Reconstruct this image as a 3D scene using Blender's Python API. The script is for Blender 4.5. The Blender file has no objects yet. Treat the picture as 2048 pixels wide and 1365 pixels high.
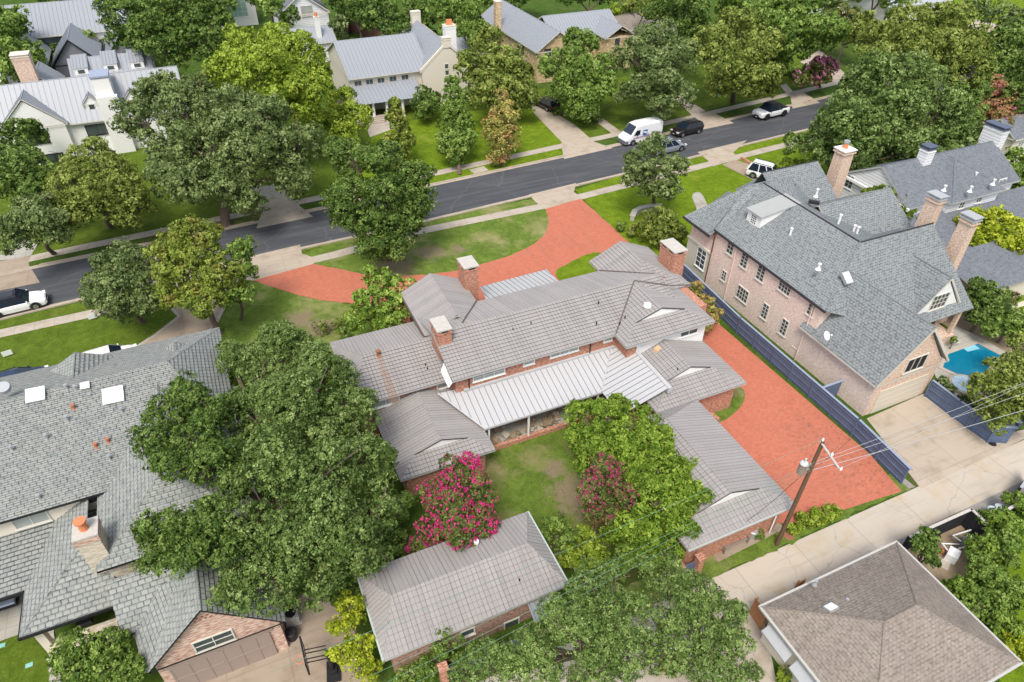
import bpy, bmesh, math, random
import numpy as np
from mathutils import Vector, Matrix
sc = bpy.context.scene
COL = sc.collection
# ---------------------------------------------------------------- camera
F = 1365.0
PIT, YAW, ROL, HC = math.radians(38.8), math.radians(24.6), math.radians(0.69), 36.0
fw = Vector((math.sin(YAW)*math.cos(PIT), math.cos(YAW)*math.cos(PIT), -math.sin(PIT)))
r0 = Vector((math.cos(YAW), -math.sin(YAW), 0)); u0 = r0.cross(fw)
rt = r0*math.cos(ROL)+u0*math.sin(ROL); up = -r0*math.sin(ROL)+u0*math.cos(ROL)
cam = bpy.data.cameras.new('camera'); cam.lens = 36*F/2048; cam.sensor_width = 36; cam.clip_end = 2000
co = bpy.data.objects.new('camera', cam); COL.objects.link(co)
mw = Matrix((rt, up, -fw)).transposed().to_4x4(); mw.translation = (0, 0, HC); co.matrix_world = mw
sc.camera = co
sc.render.resolution_x, sc.render.resolution_y = 1024, 682
# ---------------------------------------------------------------- world, sun, exposure
SUN_EL, SUN_AZ = 58, 215      # azimuth clockwise from +Y
w = bpy.data.worlds.new('World'); sc.world = w; w.use_nodes = True
wt = w.node_tree; sky = wt.nodes.new('ShaderNodeTexSky'); sky.sky_type = 'NISHITA'; sky.sun_disc = False
sky.sun_elevation = math.radians(SUN_EL); sky.sun_rotation = math.radians(SUN_AZ); sky.dust_density = 3.0; sky.air_density = 1.0
bg = wt.nodes['Background']; bg.inputs[1].default_value = 0.15
hs = wt.nodes.new('ShaderNodeHueSaturation'); hs.inputs['Saturation'].default_value = .62; wt.links.new(sky.outputs[0], hs.inputs['Color']); wt.links.new(hs.outputs[0], bg.inputs[0])
sl = bpy.data.lights.new('sun', 'SUN'); sl.energy = 1.7; sl.angle = math.radians(18); sl.color = (1, .95, .87)
so = bpy.data.objects.new('sun', sl); COL.objects.link(so)
sd = Vector((math.sin(math.radians(SUN_AZ))*math.cos(math.radians(SUN_EL)), math.cos(math.radians(SUN_AZ))*math.cos(math.radians(SUN_EL)), math.sin(math.radians(SUN_EL))))
so.rotation_euler = sd.to_track_quat('Z', 'Y').to_euler()
sc.view_settings.view_transform = 'Standard'; sc.view_settings.look = 'None'
sc.view_settings.exposure = 0.68; sc.view_settings.gamma = 1
# ---------------------------------------------------------------- helpers: survey a point of the photograph at a known height
def ray(px, py):
    px, py = float(px), float(py)
    return fw+(px-1024)/F*rt-(py-682.5)/F*up
def P(px, py, z=0.0):
    r = ray(px, py); t = (z-HC)/r.z
    return Vector((r.x*t, r.y*t, z))
def PS(px, py, y): r = ray(px, py); t = y/r.y; return (r.x*t, HC+r.z*t)      # on a wall facing south
def PW(px, py, x): r = ray(px, py); t = x/r.x; return (r.y*t, HC+r.z*t)      # on a wall facing west
# ---------------------------------------------------------------- materials
MATS = {}
class NT:
    def __init__(s, name, rough=.8, metal=0, spec=.3):
        m = bpy.data.materials.new(name); m.use_nodes = True; s.m = m; s.t = m.node_tree; s.n = s.t.nodes
        s.b = s.n['Principled BSDF']; s.b.inputs['Roughness'].default_value = rough; s.b.inputs['Metallic'].default_value = metal
        s.b.inputs['Specular IOR Level'].default_value = spec; MATS[name] = m
    def new(s, ty, **k):
        n = s.n.new(ty)
        for a, v in k.items(): setattr(n, a, v)
        return n
    def set(s, sock, v):
        if hasattr(v, 'is_output') or isinstance(v, bpy.types.NodeSocket): s.t.links.new(v, sock)
        elif isinstance(v, (tuple, list)) and len(v) == 3 and sock.type == 'RGBA': sock.default_value = (*v, 1)
        else: sock.default_value = v
    def pos(s): return s.new('ShaderNodeNewGeometry').outputs['Position']
    def uv(s): return s.new('ShaderNodeTexCoord').outputs['UV']
    def noise(s, scale, detail=4, co=None, rough=.6, lo=None, hi=None, dist=0):
        n = s.new('ShaderNodeTexNoise'); s.set(n.inputs['Vector'], co if co is not None else s.pos())
        n.inputs['Scale'].default_value = scale; n.inputs['Detail'].default_value = detail; n.inputs['Roughness'].default_value = rough; n.inputs['Distortion'].default_value = dist
        o = n.outputs['Fac']
        if lo is not None:
            r = s.new('ShaderNodeMapRange'); s.set(r.inputs[0], o); r.inputs[1].default_value = lo; r.inputs[2].default_value = hi; o = r.outputs[0]
        return o
    def mix(s, f, a, b, mode='MIX'):
        n = s.new('ShaderNodeMix', data_type='RGBA', blend_type=mode); s.set(n.inputs[0], f); s.set(n.inputs[6], a); s.set(n.inputs[7], b); return n.outputs[2]
    def scale(s, co, v):
        n = s.new('ShaderNodeMapping'); s.set(n.inputs[0], co); n.inputs['Scale'].default_value = v; return n.outputs[0]
    def brick(s, co, w, h, mortar, c1, c2, cm, off=.5, bias=0, smooth=.1):
        n = s.new('ShaderNodeTexBrick'); s.set(n.inputs['Vector'], co); n.offset = off
        n.inputs['Scale'].default_value = 1; n.inputs['Brick Width'].default_value = w; n.inputs['Row Height'].default_value = h
        n.inputs['Mortar Size'].default_value = mortar; n.inputs['Mortar Smooth'].default_value = smooth; n.inputs['Bias'].default_value = bias
        s.set(n.inputs['Color1'], c1); s.set(n.inputs['Color2'], c2); s.set(n.inputs['Mortar'], cm); return n
    def bump(s, h, dist=.02, st=.5):
        n = s.new('ShaderNodeBump'); s.set(n.inputs['Height'], h); n.inputs['Distance'].default_value = dist; n.inputs['Strength'].default_value = st
        s.t.links.new(n.outputs[0], s.b.inputs['Normal'])
    def col(s, c): s.set(s.b.inputs['Base Color'], c); return s.m

def plain(name, c, rough=.6, metal=0, var=.12, sc_=3.0):
    t = NT(name, rough, metal); f = t.noise(sc_, 5); f2 = t.noise(.5, 3)
    c2 = tuple(x*(1-var*1.6) for x in c); c3 = tuple(min(1, x*(1+var)) for x in c)
    return t.col(t.mix(f2, t.mix(f, c2, c3), c))
def grass(name, a, b, dry, dlo, dhi, s=.35, blobs=(), bcol=(.34, .26, .17)):
    t = NT(name, .95, spec=.1); f = t.noise(s, 6, rough=.7); g = t.noise(6, 6, rough=.8, lo=.3, hi=.7); h = t.noise(.22, 5, lo=dlo, hi=dhi, rough=.65)
    m2 = t.noise(1.6, 6, rough=.8, lo=.3, hi=.7); c = t.mix(f, a, b); c = t.mix(g, tuple(x*.62 for x in a), c); c = t.mix(m2, t.mix(.62, c, tuple(x*.5 for x in a)), c); m3 = t.noise(.7, 7, rough=.85, lo=.42, hi=.62, dist=1); c = t.mix(m3, c, t.mix(.3, c, tuple(min(1, x*1.5) for x in b))); c = t.mix(h, c, dry)
    for bx, by, br in blobs:
        dv = t.new('ShaderNodeVectorMath', operation='DISTANCE'); t.set(dv.inputs[0], t.pos()); dv.inputs[1].default_value = (bx, by, 0); ad = t.new('ShaderNodeMath', operation='MULTIPLY_ADD'); t.set(ad.inputs[0], t.noise(1.3, 7, rough=.75)); ad.inputs[1].default_value = br*3.2; t.set(ad.inputs[2], dv.outputs['Value'])
        mr = t.new('ShaderNodeMapRange'); t.set(mr.inputs[0], ad.outputs[0]); mr.inputs[1].default_value = br*2.1; mr.inputs[2].default_value = br*2.75; mr.inputs[3].default_value = .85; mr.inputs[4].default_value = 0; c = t.mix(mr.outputs[0], c, t.mix(g, tuple(x*.7 for x in bcol), bcol))
    k = t.noise(26, 3, rough=.9, lo=.25, hi=.75); c = t.mix(k, t.mix(.35, c, (.01, .02, .004)), c)
    t.bump(g, .06, .6); return t.col(c)
def concrete(name, c, joint, stain=(.25, .2, .14), jw=3.0, jh=2.6, slo=.5, shi=.8):
    t = NT(name, .9, spec=.15); p = t.pos(); f = t.noise(.5, 6, rough=.7, lo=slo, hi=shi); g = t.noise(4, 6, rough=.75)
    b = t.brick(p, jw, jh, .025, c, tuple(x*.86 for x in c), joint, off=0)
    a = t.mix(g, tuple(x*.85 for x in c), tuple(min(1, x*1.08) for x in c)); a = t.mix(.55, b.outputs['Color'], a)
    st = t.noise(1, 5, co=t.scale(p, (.25, 2.2, 1)), lo=.52, hi=.75)
    a = t.mix(f, a, stain); q = t.new('ShaderNodeMath', operation='MULTIPLY'); t.set(q.inputs[0], st); q.inputs[1].default_value = .45
    a = t.mix(q.outputs[0], a, tuple(x*.6 for x in c)); wp = t.new('ShaderNodeVectorMath', operation='ADD'); nn = t.new('ShaderNodeTexNoise'); t.set(nn.inputs['Vector'], p); nn.inputs['Scale'].default_value = .9; nn.inputs['Detail'].default_value = 5; t.set(wp.inputs[0], p); t.set(wp.inputs[1], nn.outputs['Color'])
    vo = t.new('ShaderNodeTexVoronoi', feature='DISTANCE_TO_EDGE'); t.set(vo.inputs['Vector'], wp.outputs[0]); vo.inputs['Scale'].default_value = .16; cr = t.new('ShaderNodeMapRange'); t.set(cr.inputs[0], vo.outputs['Distance']); cr.inputs[1].default_value = .001; cr.inputs[2].default_value = .005; cr.inputs[3].default_value = .32; cr.inputs[4].default_value = 0
    return t.col(t.mix(cr.outputs[0], a, joint))
def brickwall(name, c1, c2, cm, w=.21, h=.075, spot=None):
    t = NT(name, .9, spec=.15); u = t.uv(); a = t.noise(9, 3, co=u); n1 = t.mix(a, c1, c2)
    b = t.brick(u, w, h, .009, n1, c2, cm); cell = t.noise(1, 0, co=t.scale(u, (1/w*1.0, 1/h*1.0, 1)), lo=.35, hi=.65)
    c = t.mix(cell, b.outputs['Color'], t.mix(.75, b.outputs['Color'], spot or c1)); big = t.noise(.7, 5, lo=.35, hi=.7)
    c = t.mix(big, c, t.mix(.15, c, tuple(x*.6 for x in c1)))
    f = t.new('ShaderNodeMath', operation='SUBTRACT'); f.inputs[0].default_value = 1; t.set(f.inputs[1], b.outputs['Fac']); t.bump(f.outputs[0], .01, .6); return t.col(c)
def shingle(name, c1, c2, cm, w, h, mort, cell_lo=.3, cell_hi=.7, off=.5, wear=.25, wearc=None, streak=.35):
    t = NT(name, .85, spec=.2); u = t.uv(); b = t.brick(u, w, h, mort, c1, c2, cm, off=off)
    cell = t.noise(1, 1, co=t.scale(u, (.9/w, .9/h, 1)), lo=cell_lo, hi=cell_hi); c = t.mix(cell, b.outputs['Color'], t.mix(.7, b.outputs['Color'], c2))
    big = t.noise(.45, 5, lo=.35, hi=.75, rough=.7); k = t.new('ShaderNodeMath', operation='MULTIPLY'); t.set(k.inputs[0], big); k.inputs[1].default_value = wear
    c = t.mix(k.outputs[0], c, wearc or tuple(x*.5 for x in c1))
    sv = t.noise(1, 5, co=t.scale(u, (2.2, .18, 1)), lo=.5, hi=.8); k2 = t.new('ShaderNodeMath', operation='MULTIPLY'); t.set(k2.inputs[0], sv); k2.inputs[1].default_value = streak
    c = t.mix(k2.outputs[0], c, tuple(x*.55 for x in c1)); g = t.noise(25, 3, lo=.3, hi=.7); c = t.mix(g, t.mix(.25, c, (.02, .02, .02)), c)
    f = t.new('ShaderNodeMath', operation='SUBTRACT'); f.inputs[0].default_value = 1; t.set(f.inputs[1], b.outputs['Fac']); t.bump(f.outputs[0], .012, .5); return t.col(c)
def leaf(name, dark, mid, lite, patch=None, plo=.5, phi=.62, trans=.28):
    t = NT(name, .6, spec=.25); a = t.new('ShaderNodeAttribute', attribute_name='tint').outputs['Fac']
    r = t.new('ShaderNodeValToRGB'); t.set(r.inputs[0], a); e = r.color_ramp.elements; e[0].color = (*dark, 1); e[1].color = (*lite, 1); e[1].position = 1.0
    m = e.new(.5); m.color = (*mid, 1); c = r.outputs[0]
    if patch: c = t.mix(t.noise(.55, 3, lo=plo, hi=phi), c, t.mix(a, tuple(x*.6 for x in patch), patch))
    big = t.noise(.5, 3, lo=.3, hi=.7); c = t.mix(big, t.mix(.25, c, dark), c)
    t.col(c); tr = t.new('ShaderNodeBsdfTranslucent'); t.set(tr.inputs[0], c); mx = t.new('ShaderNodeMixShader'); mx.inputs[0].default_value = trans
    out = t.n['Material Output']; t.t.links.new(t.b.outputs[0], mx.inputs[1]); t.t.links.new(tr.outputs[0], mx.inputs[2]); t.t.links.new(mx.outputs[0], out.inputs[0]); return t.m

G_lawn = grass('lawn_grass', (.10, .165, .014), (.19, .26, .03), (.22, .24, .06), .62, .85)
G_vivid = grass('vivid_lawn_grass', (.15, .25, .012), (.26, .36, .02), (.34, .36, .06), .58, .85)
G_dry = grass('patchy_grass', (.13, .22, .03), (.24, .32, .06), (.40, .34, .17), .50, .74, blobs=[(*P(790, 535)[:2], 2.2), (*P(860, 505)[:2], 1.6), (*P(920, 500)[:2], .8), (*P(600, 640)[:2], 1.5), (*P(640, 655)[:2], 1.4)])
G_back = grass('back_lawn_grass', (.13, .21, .03), (.22, .30, .05), (.36, .27, .16), .5, .72, blobs=[(*P(1140, 985)[:2], 1.5), (*P(1110, 940)[:2], .9), (*P(1155, 1010)[:2], 1.2)])
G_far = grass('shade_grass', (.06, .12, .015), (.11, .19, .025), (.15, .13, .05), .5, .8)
M_soil = plain('mulch_soil', (.29, .22, .14), .95, var=.35, sc_=6)
M_gravel = plain('gravel', (.30, .28, .25), .95, var=.5, sc_=9)
t = NT('asphalt', .9, spec=.2); f = t.noise(.25, 6, rough=.7); g = t.noise(14, 4, rough=.8, lo=.3, hi=.7); st = t.noise(1, 5, co=t.scale(t.pos(), (.12, 1.6, 1)), lo=.45, hi=.75)
c = t.mix(f, (.058, .062, .070), (.095, .099, .108)); c = t.mix(g, t.mix(.3, c, (.02, .02, .02)), c); c = t.mix(st, c, (.11, .11, .115)); p = t.pos(); nn = t.new('ShaderNodeTexNoise'); t.set(nn.inputs['Vector'], p); nn.inputs['Scale'].default_value = .8; nn.inputs['Detail'].default_value = 6; wp = t.new('ShaderNodeVectorMath', operation='ADD'); t.set(wp.inputs[0], p); t.set(wp.inputs[1], nn.outputs['Color'])
vo = t.new('ShaderNodeTexVoronoi', feature='DISTANCE_TO_EDGE'); t.set(vo.inputs['Vector'], wp.outputs[0]); vo.inputs['Scale'].default_value = .12; cr = t.new('ShaderNodeMapRange'); t.set(cr.inputs[0], vo.outputs['Distance']); cr.inputs[1].default_value = .002; cr.inputs[2].default_value = .008; cr.inputs[3].default_value = .35; cr.inputs[4].default_value = 0
c = t.mix(cr.outputs[0], c, (.17, .165, .16)); M_asph = t.col(t.mix(t.noise(.9, 7, rough=.8, lo=.58, hi=.72), c, t.mix(.35, c, (.03, .03, .035))))
M_walk = concrete('sidewalk_concrete', (.46, .40, .33), (.2, .17, .14), jw=1.5, jh=30)
M_curb = concrete('curb_concrete', (.45, .38, .30), (.3, .25, .2), jw=3, jh=30)
M_alley = concrete('alley_concrete', (.50, .44, .36), (.16, .14, .12), jw=4.4, jh=50, stain=(.44, .33, .20), slo=.52, shi=.75)
M_drive = concrete('driveway_concrete', (.45, .38, .30), (.22, .19, .15), jw=3.2, jh=3.2)
M_drive2 = concrete('aged_driveway_concrete', (.36, .29, .22), (.16, .13, .1), jw=3.2, jh=4.2, stain=(.2, .14, .09))
M_patio = concrete('stone_paving', (.42, .40, .35), (.2, .2, .18), jw=.9, jh=.6)
t = NT('red_paver', .9, spec=.15); p = t.pos(); b = t.brick(p, .24, .12, .008, (.48, .135, .075), (.63, .225, .135), (.29, .09, .055)); g = t.noise(7, 6, rough=.8, lo=.25, hi=.75)
c = t.mix(g, (.35, .09, .05), (.64, .22, .135)); c = t.mix(.5, b.outputs['Color'], c); c = t.mix(.12, c, (.20, .12, .10)); tk = t.noise(1, 5, co=t.scale(p, (1.1, .16, 1)), lo=.5, hi=.72); c = t.mix(tk, c, t.mix(.25, c, (.20, .10, .08))); big = t.noise(.3, 5, lo=.4, hi=.75); c = t.mix(big, c, t.mix(.45, c, (.40, .15, .10)))
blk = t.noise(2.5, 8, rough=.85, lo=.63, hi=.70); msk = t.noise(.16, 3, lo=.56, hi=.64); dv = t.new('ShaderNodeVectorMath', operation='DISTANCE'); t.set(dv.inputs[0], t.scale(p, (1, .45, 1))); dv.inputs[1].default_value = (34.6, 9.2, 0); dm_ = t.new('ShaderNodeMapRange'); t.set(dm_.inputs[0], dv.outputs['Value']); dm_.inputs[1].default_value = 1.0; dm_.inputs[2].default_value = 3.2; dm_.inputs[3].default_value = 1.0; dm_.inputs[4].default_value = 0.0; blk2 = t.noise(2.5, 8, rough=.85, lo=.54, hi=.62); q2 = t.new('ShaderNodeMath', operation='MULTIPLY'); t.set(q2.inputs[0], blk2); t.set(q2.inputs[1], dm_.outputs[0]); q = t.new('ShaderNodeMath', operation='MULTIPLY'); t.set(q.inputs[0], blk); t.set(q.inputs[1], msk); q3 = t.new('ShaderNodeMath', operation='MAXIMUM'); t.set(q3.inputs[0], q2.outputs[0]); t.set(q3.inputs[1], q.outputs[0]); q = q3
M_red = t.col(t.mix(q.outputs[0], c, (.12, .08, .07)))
B_red = brickwall('red_brick', (.50, .17, .09), (.66, .31, .19), (.52, .42, .34), spot=(.26, .10, .07))
B_pink = brickwall('blush_brick', (.76, .59, .50), (.86, .74, .66), (.82, .76, .69), spot=(.64, .42, .33))
B_warm = brickwall('warm_brick', (.74, .55, .43), (.80, .65, .53), (.66, .56, .46), spot=(.48, .28, .18))
B_mix = brickwall('mottled_brick', (.60, .34, .24), (.72, .58, .47), (.68, .58, .48), spot=(.36, .15, .11), w=.3)
B_old = brickwall('brown_brick', (.36, .17, .11), (.50, .29, .21), (.48, .40, .33), spot=(.17, .09, .07))
B_stone = brickwall('pale_stone', (.62, .55, .42), (.72, .66, .54), (.48, .42, .33), w=.34, h=.13, spot=(.46, .38, .28))
B_gold = brickwall('golden_stone', (.62, .42, .20), (.70, .58, .40), (.50, .42, .30), w=.6, h=.28, spot=(.42, .27, .13))
B_flag = brickwall('flagstone', (.40, .30, .20), (.52, .46, .36), (.25, .2, .15), w=.8, h=.5, spot=(.26, .19, .12))
S_tile = shingle('stone_coated_tile', (.34, .32, .30), (.39, .365, .35), (.15, .14, .13), .25, 20, .02, off=0, wear=.18, streak=.3)
S_slate = shingle('mottled_slate', (.235, .265, .245), (.35, .365, .335), (.055, .065, .075), .33, .27, .028, .25, .75, wear=.15, wearc=(.36, .29, .24), streak=.15)
S_blue = shingle('blue_grey_shingle', (.205, .225, .23), (.29, .312, .312), (.10, .115, .12), .27, .21, .030, .40, .60, wear=.2, streak=.15)
S_dark = shingle('charcoal_shingle', (.13, .145, .165), (.22, .235, .26), (.08, .09, .1), .30, .14, .01, .35, .65, wear=.2, streak=.2)
S_brown = shingle('brown_shingle', (.25, .21, .17), (.345, .30, .25), (.14, .115, .095), .26, .17, .018, .4, .6, wear=.5, wearc=(.20, .16, .14), streak=.5)
K_riser = plain('gap_shade_dark_trim', (.045, .042, .045), .9)  # near-black risers paint the gap shadow under tile edges; also dark trim elsewhere
def metal(name, c): 
    t = NT(name, .45, .0, .5); u = t.uv(); f = t.noise(1, 4, co=t.scale(u, (2.2, .3, 1))); g = t.noise(.6, 4)
    return t.col(t.mix(g, t.mix(f, tuple(x*.86 for x in c), c), tuple(x*.9 for x in c)))
S_metal = metal('grey_standing_seam', (.31, .33, .355)); S_white = metal('pale_metal_roof', (.50, .50, .50)); K_seam = metal('seam_metal', (.22, .22, .23)); K_seamf = metal('far_seam_metal', (.24, .26, .30))
W_white = plain('white_paint', (.78, .77, .74), .6, var=.05); W_cream = plain('cream_stucco', (.66, .60, .50), .85, var=.07); W_trim = plain('pale_trim', (.60, .57, .50), .6, var=.06)
W_siding = NT('white_siding', .6); u = W_siding.uv(); wv = W_siding.new('ShaderNodeTexBrick'); W_siding.set(wv.inputs['Vector'], u); wv.inputs['Scale'].default_value = 1; wv.inputs['Brick Width'].default_value = 60; wv.inputs['Row Height'].default_value = .3; wv.inputs['Mortar Size'].default_value = .02
W_siding.set(wv.inputs['Color1'], (.74, .74, .74)); W_siding.set(wv.inputs['Color2'], (.76, .76, .77)); W_siding.set(wv.inputs['Mortar'], (.34, .34, .36)); W_siding = W_siding.col(wv.outputs[0])
W_gutter = plain('grey_gutter', (.42, .42, .40), .5); W_dark = plain('dark_metal', (.03, .03, .035), .45, .3); W_blk = plain('black_plastic', (.02, .02, .022), .5)
W_copper = plain('copper', (.55, .22, .12), .45, .4); W_clay = plain('clay_pot', (.62, .22, .10), .8); W_grey = plain('painted_grey', (.38, .39, .40), .5); W_cap = plain('weathered_cap', (.50, .47, .42), .9, var=.35, sc_=5)
W_wood = plain('grey_wood', (.24, .20, .165), .9, var=.3, sc_=8); W_cedar = plain('cedar_boards', (.36, .17, .075), .85, var=.3); W_pole = plain('pole_timber', (.14, .085, .05), .9, var=.4, sc_=5); W_brownd = plain('brown_door_paint', (.30, .235, .195), .7, var=.06)
W_tan = plain('tan_door_paint', (.58, .52, .42), .6, var=.05); W_galv = plain('galvanised_steel', (.55, .57, .58), .35, .6)
W_cush = plain('beige_cushion', (.62, .52, .40), .9); W_plst = plain('white_plastic', (.80, .80, .80), .4, var=.04); W_rust = plain('rusty_steel', (.30, .14, .08), .8, var=.4, sc_=7); W_teal = plain('teal_plastic', (.25, .5, .45), .5)
t = NT('navy_boards', .75); u = t.uv(); b = t.brick(u, .14, 30, .012, (.085, .12, .20), (.11, .15, .24), (.03, .045, .08), off=0); M_navy = t.col(t.mix(t.noise(5, 5), b.outputs[0], t.mix(.4, b.outputs[0], (.16, .19, .26))))
t = NT('black_boards', .8); u = t.uv(); b = t.brick(u, .14, 30, .012, (.018, .018, .024), (.03, .03, .036), (.006, .006, .008), off=0); M_bfence = t.col(b.outputs[0])
t = NT('glass', .08, 0, .6); M_glass = t.col(t.mix(t.noise(1.5, 3), (.03, .04, .045), (.10, .12, .12))); t = NT('blind_glass', .2, 0, .5); M_blind = t.col(t.mix(t.noise(1.2, 2), (.40, .42, .38), (.25, .28, .26)))
t = NT('pool_water', .04, 0, .5); wv = t.noise(2.2, 4, dist=1.5); M_pool = t.col(t.mix(wv, (.0, .12, .22), (.01, .22, .33))); t.bump(wv, .04, .25)
t = NT('spa_water', .1, 0, .5); wv = t.noise(7, 5, dist=2, lo=.35, hi=.65); M_spa = t.col(t.mix(wv, (.22, .38, .48), (.62, .72, .78)))
def paint(n, c, r=.25): t = NT(n, r, 0, .6); t.b.inputs['Coat Weight'].default_value = .5; return t.col(c)
C_white = paint('white_car_paint', (.80, .80, .80)); C_black = paint('black_car_paint', (.018, .012, .014)); C_grey = paint('grey_car_paint', (.22, .25, .29)); C_navy = paint('navy_car_paint', (.015, .03, .07))
C_glass = paint('car_glass', (.012, .02, .035), .05); C_tyre = plain('tyre_rubber', (.015, .015, .016), .9); C_rim = plain('alloy_rim', (.35, .35, .37), .3, .7); C_lamp = paint('lamp_lens', (.75, .75, .72), .1); C_tail = paint('tail_lens', (.35, .02, .02), .2); C_bump = plain('grey_bumper', (.13, .135, .15), .6)
L_pink2 = leaf('dusky_magenta_blossom', (.25, .03, .07), (.42, .06, .14), (.60, .14, .24), trans=.2)
M_bark = plain('bark', (.14, .105, .08), .95, var=.4, sc_=7)
L_oak = leaf('oak_leaves', (.042, .083, .016), (.142, .22, .045), (.35, .455, .155)); L_deep = leaf('deep_green_leaves', (.03, .07, .012), (.11, .185, .03), (.28, .38, .09))
L_mid = leaf('fresh_green_leaves', (.045, .10, .014), (.165, .265, .04), (.40, .51, .13)); L_lime = leaf('lime_leaves', (.09, .15, .012), (.27, .37, .03), (.50, .60, .10), trans=.3)
L_mag = leaf('magnolia_leaves', (.05, .11, .012), (.175, .285, .03), (.44, .55, .12), trans=.15); L_olive = leaf('olive_leaves', (.06, .095, .016), (.20, .26, .042), (.42, .47, .12))
L_grey = leaf('grey_green_leaves', (.045, .08, .022), (.155, .215, .058), (.36, .43, .17)); L_autumn = leaf('turning_leaves', (.06, .10, .012), (.20, .27, .035), (.42, .47, .09), patch=(.52, .38, .10), plo=.56, phi=.76)
L_feather = leaf('feathery_leaves', (.048, .092, .020), (.165, .26, .055), (.38, .49, .16))
L_orange = leaf('autumn_tip_leaves', (.10, .12, .02), (.32, .33, .07), (.58, .53, .16), patch=(.70, .40, .16), plo=.46, phi=.64)
L_myrtle = leaf('myrtle_leaves', (.045, .075, .018), (.13, .185, .04), (.28, .30, .08), patch=(.30, .15, .08), plo=.50, phi=.75); L_yel = leaf('yellow_green_leaves', (.10, .15, .010), (.34, .42, .02), (.64, .66, .07))
L_cyp = leaf('cypress_leaves', (.05, .10, .014), (.16, .255, .03), (.33, .45, .08))
L_pink = leaf('magenta_blossom', (.40, .01, .12), (.70, .03, .22), (.88, .14, .38), trans=.2); L_rose = leaf('rose_blossom', (.40, .10, .22), (.62, .22, .38), (.75, .40, .52), trans=.2)
# ---------------------------------------------------------------- mesh kit
def planeuv(pts):
    n = Vector((0, 0, 0))
    for i in range(len(pts)):
        a, b = pts[i], pts[(i+1) % len(pts)]
        n += Vector(((a.y-b.y)*(a.z+b.z), (a.z-b.z)*(a.x+b.x), (a.x-b.x)*(a.y+b.y)))
    if n.length < 1e-9: n = Vector((0, 0, 1))
    n.normalize()
    if abs(n.z) > .999: return Vector((1, 0, 0)), Vector((0, 1, 0)), n
    u = Vector((0, 0, 1)).cross(n).normalized(); return u, n.cross(u), n
def clip(poly, f):
    out = []
    for i in range(len(poly)):
        a, b = poly[i], poly[(i+1) % len(poly)]; fa, fb = f(a), f(b)
        if fa >= 0: out.append(a)
        if (fa >= 0) != (fb >= 0): out.append(a.lerp(b, fa/(fa-fb)))
    return out
class MB:
    def __init__(s): s.v = []; s.f = []; s.uv = []; s.mi = []
    def poly(s, pts, mi=0, uv=None):
        pts = [Vector(p) for p in pts]
        if len(pts) < 3: return
        u, v, n = planeuv(pts); i = len(s.v); s.v += [tuple(p) for p in pts]; s.f.append(tuple(range(i, i+len(pts))))
        s.uv += uv or [(p.dot(u), p.dot(v)) for p in pts]; s.mi.append(mi)
    def box(s, x0, x1, y0, y1, z0, z1, mi=0, M=None, taper=0):
        t = taper; a = [(x0, y0, z0), (x1, y0, z0), (x1, y1, z0), (x0, y1, z0), (x0+t, y0+t, z1), (x1-t, y0+t, z1), (x1-t, y1-t, z1), (x0+t, y1-t, z1)]
        a = [Vector(p) for p in a]
        if M: a = [M @ p for p in a]
        for q in ((0, 3, 2, 1), (4, 5, 6, 7), (0, 1, 5, 4), (1, 2, 6, 5), (2, 3, 7, 6), (3, 0, 4, 7)): s.poly([a[k] for k in q], mi)
    def obox(s, c, d, L, W, z0, z1, mi=0):      # box along direction d in plan
        d = Vector((d[0], d[1], 0)).normalized(); n = Vector((-d.y, d.x, 0)); M = Matrix((d, n, Vector((0, 0, 1)))).transposed().to_4x4(); M.translation = Vector((c[0], c[1], 0))
        s.box(-L/2, L/2, -W/2, W/2, z0, z1, mi, M)
    def tube(s, pts, rad, n=6, mi=0, cap=True):
        pts = [Vector(p) for p in pts]; rings = []
        if not isinstance(rad, (list, tuple)): rad = [rad]*len(pts)
        for i, p in enumerate(pts):
            d = (pts[min(i+1, len(pts)-1)]-pts[max(i-1, 0)]).normalized(); a = d.orthogonal().normalized() if i == 0 else (rings_a - d*rings_a.dot(d)).normalized(); rings_a = a; b = d.cross(a)
            rings.append([p+(a*math.cos(2*math.pi*k/n)+b*math.sin(2*math.pi*k/n))*rad[i] for k in range(n)])
        for i in range(len(rings)-1):
            for k in range(n): s.poly([rings[i][k], rings[i][(k+1) % n], rings[i+1][(k+1) % n], rings[i+1][k]], mi)
        if cap: s.poly(list(reversed(rings[0])), mi); s.poly(rings[-1], mi)
    def cyl(s, c, r, z0, z1, n=12, mi=0, r2=None): s.tube([(c[0], c[1], z0), (c[0], c[1], z1)], [r, r if r2 is None else r2], n, mi)
    def build(s, name, mats, parent=None, smooth=False, loc=None):
        me = bpy.data.meshes.new(name); me.from_pydata(s.v, [], s.f)
        for m in (mats if isinstance(mats, (list, tuple)) else [mats]): me.materials.append(m)
        ul = me.uv_layers.new(name='UVMap'); ul.data.foreach_set('uv', np.array(s.uv, dtype=np.float32).ravel())
        me.polygons.foreach_set('material_index', s.mi)
        if smooth: me.polygons.foreach_set('use_smooth', [True]*len(s.f))
        o = bpy.data.objects.new(name, me); COL.objects.link(o)
        if loc is not None:
            L = Vector(loc)
            me.transform(Matrix.Translation(-L)); o.location = L
        if parent:
            o.parent = parent; o.matrix_parent_inverse = Matrix.Translation(-parent.location)
        me.update(); return o
def tag(o, label=None, cat=None, group=None, kind=None):
    for k, v in (('label', label), ('category', cat), ('group', group), ('kind', kind)):
        if v: o[k] = v
    return o
def thing(name, label, cat, loc=(0, 0, 0), group=None):
    o = bpy.data.objects.new(name, None); COL.objects.link(o); o.location = loc; o.empty_display_size = .2; return tag(o, label, cat, group)
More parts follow.
